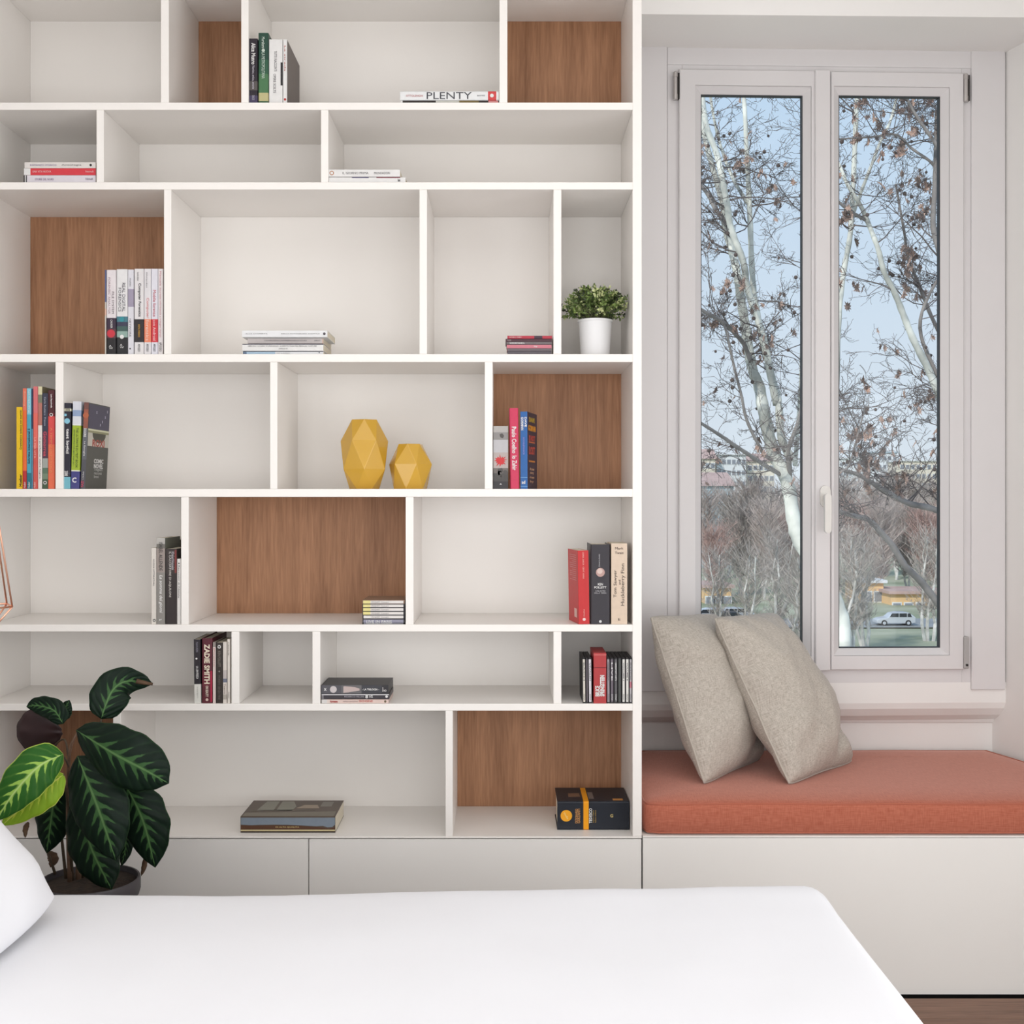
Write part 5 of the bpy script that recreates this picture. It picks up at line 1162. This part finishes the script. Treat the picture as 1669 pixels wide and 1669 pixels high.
# --- woods beyond the street: bare bushy crowns on thin trunks
M_w1 = mat('bare_crown_brown', (196, 182, 176), .95, var=.2, vs=.4); M_w2 = mat('bare_crown_grey', (192, 182, 176), .95, var=.2, vs=.4); M_w3 = mat('bare_crown_reddish', (200, 172, 164), .95, var=.2, vs=.4)  # crown colours lightened, distance haze put into the base colour
M_birch = mat('birch_bark', (206, 204, 200), .9, var=.3, vs=1.2)
def wood_tree(seed, hgt, wid, mt, ntw, trunks=1, wscale=1.0):
    r = random.Random(seed); tr = MB(); cr = MB(); tops = []
    for t_ in range(trunks):
        a = r.uniform(0, 6.28); p = Vector((.3 * t_ * math.cos(a), .3 * t_ * math.sin(a), 0)); q = [p]
        for i in range(6): q.append(q[-1] + Vector((r.gauss(0, .25) + .15 * (t_ - trunks / 2), r.gauss(0, .25), hgt * .85 / 6)))
        tr.tube(q, [.2 * (1 - .12 * i) for i in range(7)], 6); tops.append(q)
    for i in range(ntw):
        q = r.choice(tops); j = r.uniform(1.2, 6); j0 = min(int(j), 5); p = q[j0].lerp(q[j0 + 1], j - j0)
        z_ = p.z / hgt; env = wid * math.sin(math.pi * min(1, max(.08, (z_ - .1) / .95))) ** .6
        a = r.uniform(0, 6.28); d = Vector((math.cos(a), math.sin(a), r.uniform(.5, 1.4))).normalized(); L = env * r.uniform(.45, 1.0)
        mid = p + d * L * .55 + Vector((0, 0, -.1)); end = p + d * L + Vector((r.gauss(0, .4), r.gauss(0, .4), .3))
        cr.tube([p, mid, end], [.035 * wscale, .026 * wscale, .012], 3, caps=False)
        for s in range(8):
            t_ = r.uniform(.25, 1); c_ = p.lerp(mid, t_ * 2) if t_ < .5 else mid.lerp(end, t_ * 2 - 1)
            e_ = c_ + Vector((r.gauss(0, .5), r.gauss(0, .5), r.uniform(.3, 1.3))) * r.uniform(.5, 1.1)
            s_ = (e_ - c_).cross(Vector((r.gauss(0, 1), r.gauss(0, 1), 0))).normalized() * .022 * wscale
            cr.add([c_ - s_, c_ + s_, e_], [(0, 1, 2), (2, 1, 0)])
    root = empty('bare_tree', (0, 0, 0)); tr.build('trunk', M_birch, root); cr.build('crown', mt, root, kind='stuff', fix=False)
    return root
protos = [wood_tree(1, 17, 5.5, M_w1, 420, 2, 1.5), wood_tree(2, 16, 6, M_w2, 420, 2, 1.5), wood_tree(3, 12, 5, M_w3, 340, 2, 1.4), wood_tree(4, 13, 3.6, M_w2, 200, 3, 1.0)]
used = [False] * 4
# (pixel x, Y, prototype, scale, label)
spots = [(1150, 205, 0, 1.0, 'bare brown tree at the left edge of the wood'), (1188, 212, 1, 1.05, 'bare grey tree second from the left in the back row of the wood'), (1226, 206, 0, 1.12, 'bare brown tree in the back row, behind the big pale trunk'), (1268, 214, 1, 1.1, 'bare grey tree in the back row, third one left of the window post'),
 (1306, 208, 0, 1.08, 'bare brown tree in the back row just left of the window post'), (1345, 214, 1, 1.1, 'bare grey tree in the back row hidden by the window post'), (1384, 207, 0, 1.12, 'bare brown tree in the back row, first in the right pane'), (1422, 214, 1, 1.15, 'bare grey tree in the back row, second in the right pane'), (1462, 206, 0, 1.16, 'bare brown tree in the back row, middle of the right pane'), (1500, 213, 1, 1.12, 'bare grey tree in the back row, fourth in the right pane'), (1540, 207, 0, 1.1, 'bare brown tree in the back row at the right pane edge'),
 (1158, 168, 2, .9, 'reddish bare tree low at the left edge'), (1205, 172, 1, .92, 'bare grey tree in the middle row below the far houses'), (1246, 165, 0, .88, 'bare brown tree in the middle row left of the trunk'), (1290, 170, 2, 1.05, 'reddish bare tree in the middle row near the window post'), (1330, 168, 1, .9, 'bare grey tree in the middle row behind the window post'),
 (1392, 170, 2, 1.15, 'reddish bare tree in the middle row, left half of the right pane'), (1436, 166, 0, .9, 'bare brown tree in the middle row above the orange house'), (1482, 171, 1, .95, 'bare grey tree in the middle row right of the orange house'), (1526, 167, 2, 1.1, 'reddish bare tree in the middle row at the right edge'),
 (1172, 112, 3, .8, 'young white-stemmed birch low in the left pane, leftmost'), (1222, 100, 3, .85, 'young white-stemmed birch in the left pane, middle'), (1268, 108, 3, .95, 'young white-stemmed birch in the left pane beside the thick trunk'), (1300, 96, 3, .85, 'young white-stemmed birch against the window post'),
 (1386, 104, 3, 1.0, 'white-stemmed birch in the right pane, leftmost'), (1408, 110, 3, .9, 'white-stemmed birch left of the silver car'), (1512, 116, 3, .95, 'white-stemmed birch right of the silver car')]
for i, (px, Y, pi_, s, lab) in enumerate(spots):
    o = protos[pi_] if not used[pi_] else copy_tree(protos[pi_]); used[pi_] = True
    o.location = ((px - VX) * (D + Y) / F, Y, GZ); o.scale = (s, s, s); o.rotation_euler = (0, 0, i * 1.3); tag(o, lab, 'tree', 'bare trees beyond the lawn')
# --- houses
M_cream = mat('cream_render', (226, 216, 200), .9, var=.05, vs=.3); M_tile = mat('red_roof', (188, 160, 152), .9, var=.1, vs=.5); M_orange = mat('orange_render', (228, 190, 140), .9, var=.06, vs=.4)
M_win = mat('dark_window', (138, 142, 150), .3); M_pale = mat('pale_far_wall', (222, 224, 226), .9, var=.04, vs=.2); M_gh = mat('bluish_roof', (172, 190, 200), .6, var=.08, vs=.4)
def house(px0, px1, ytop, Y, wall, roof, lab, depth=12, nw=0, nf=0, gable=0, ybot=None):
    k = (D + Y) / F; xa, xb = (px0 - VX) * k, (px1 - VX) * k; zt2 = H - (ytop - VY) * k; zb3 = GZ
    r = empty('house', ((xa + xb) / 2, Y, GZ)); tag(r, lab, 'building', None)
    b = MB(); b.box((xa, Y, zb3), (xb, Y + depth, zt2)); b.build('wall', wall, r)
    b = MB()
    if gable: b.prism([(Y - .6, zt2), (Y + depth + .6, zt2), (Y + depth / 2, zt2 + gable)], xa - .5, xb + .5, 'x')
    else: b.box((xa - .4, Y - .5, zt2), (xb + .4, Y + depth + .5, zt2 + .4))
    b.build('roof', roof, r)
    for i in range(nw):
        for j in range(nf):
            cx = xa + (xb - xa) * (i + .5) / nw; cz = zt2 - 1.9 - 3.1 * j
            b = MB(); b.box((cx - .65, Y - .08, cz - .8), (cx + .65, Y + .05, cz + .8)); f = b.build('window', M_pale, r)
            b = MB(); b.box((cx - .5, Y - .12, cz - .65), (cx + .5, Y - .06, cz + .65)); b.build('pane', M_win, f)
    return r
house(1132, 1166, 748, 330, M_cream, M_tile, 'cream apartment house with a red roof, far left skyline', nw=4, nf=4, gable=3)
house(1168, 1216, 742, 335, M_pale, M_pale, 'pale flat-roofed apartment block beside the cream house on the skyline', nw=6, nf=4)
house(1218, 1262, 752, 345, M_cream, M_tile, 'cream house half hidden by the pale trunk on the skyline', nw=5, nf=3, gable=2.5)
house(1360, 1420, 748, 400, M_pale, M_pale, 'long white building on the skyline, left half of the right pane', nw=8, nf=3)
house(1422, 1462, 738, 420, M_pale, M_gh, 'taller white block on the skyline, middle of the right pane', nw=5, nf=4)
house(1466, 1545, 752, 395, M_cream, M_pale, 'low cream building on the skyline, right end', nw=9, nf=3)
house(1134, 1196, 792, 240, M_gh, M_tile, 'bluish hall with a reddish roof above the wood, left pane', nw=0, nf=0, gable=3, depth=20)
house(1150, 1192, 958, 158, M_orange, M_tile, 'small yellow house low in the left pane', nw=3, nf=1, depth=8)
house(1405, 1440, 950, 160, M_orange, M_pale, 'small orange house with a white roof edge, right pane', nw=2, nf=1, depth=8)
house(1452, 1548, 968, 156, M_orange, M_tile, 'long orange wall building behind the silver car', nw=5, nf=1, depth=8)
# --- cars
M_silver = mat('silver_paint', (206, 210, 216), .35, metal=.3, coat=.4); M_black = mat('black_paint', (52, 54, 60), .35, coat=.4); M_glassd = mat('car_glass', (52, 56, 62), .15); M_tyre = mat('tyre', (40, 40, 42), .9)
def car(px, Y, mt, lab, L=4.3, flip=1):
    k = (D + Y) / F; x0 = (px - VX) * k; r = empty('car', (x0, Y, GZ + .2)); tag(r, lab, 'car', None); g0 = GZ + .22
    body = [(-.5, .25), (-.5, .62), (-.42, .78), (-.22, .9), (-.1, 1.35), (.05, 1.48), (.32, 1.45), (.46, 1.05), (.5, .9), (.5, .3), (.4, .22), (-.42, .22)]
    b = MB(); b.prism([(x0 + a * L * flip, g0 + z_) for a, z_ in body], Y, Y + 1.7, 'y'); o = b.build('body', mt, r)
    bv = o.modifiers.new('soft', 'BEVEL'); bv.width = .08; bv.segments = 2; bv.limit_method = 'ANGLE'
    for a, c_ in ((-.17, .06), (.08, .27), (.29, .4)):
        b = MB(); b.prism([(x0 + (a) * L * flip, g0 + .95), (x0 + (a + .055) * L * flip if a < 0 else x0 + a * L * flip, g0 + 1.36), (x0 + (c_ - (.0 if a < .2 else .04)) * L * flip, g0 + 1.38), (x0 + c_ * L * flip, g0 + .95)], Y - .02, Y + .01, 'y'); b.build('window', M_glassd, r)
    for a in (-.31, .31):
        for yy in (Y - .02, Y + 1.5):
            b = MB(); b.prism([(x0 + a * L * flip + .33 * math.cos(t_), g0 + .3 + .33 * math.sin(t_)) for t_ in [2 * math.pi * i / 18 for i in range(18)]], yy, yy + .22, 'y'); w_ = b.build('wheel', M_tyre, r)
            b = MB(); b.prism([(x0 + a * L * flip + .18 * math.cos(t_), g0 + .3 + .18 * math.sin(t_)) for t_ in [2 * math.pi * i / 12 for i in range(12)]], yy - .03, yy + .02, 'y'); b.build('hub_cap', M_silver, w_)
car(1461, 128.5, M_silver, 'silver car parked before the long orange building')
car(1152, 133, M_silver, 'light silver car at the left edge, under the yellow house')
car(1180, 129, M_black, 'black car parked low in the left pane', L=4.6)
car(1206, 134, M_silver, 'whitish car right of the black one, left pane', L=4.5, flip=-1)
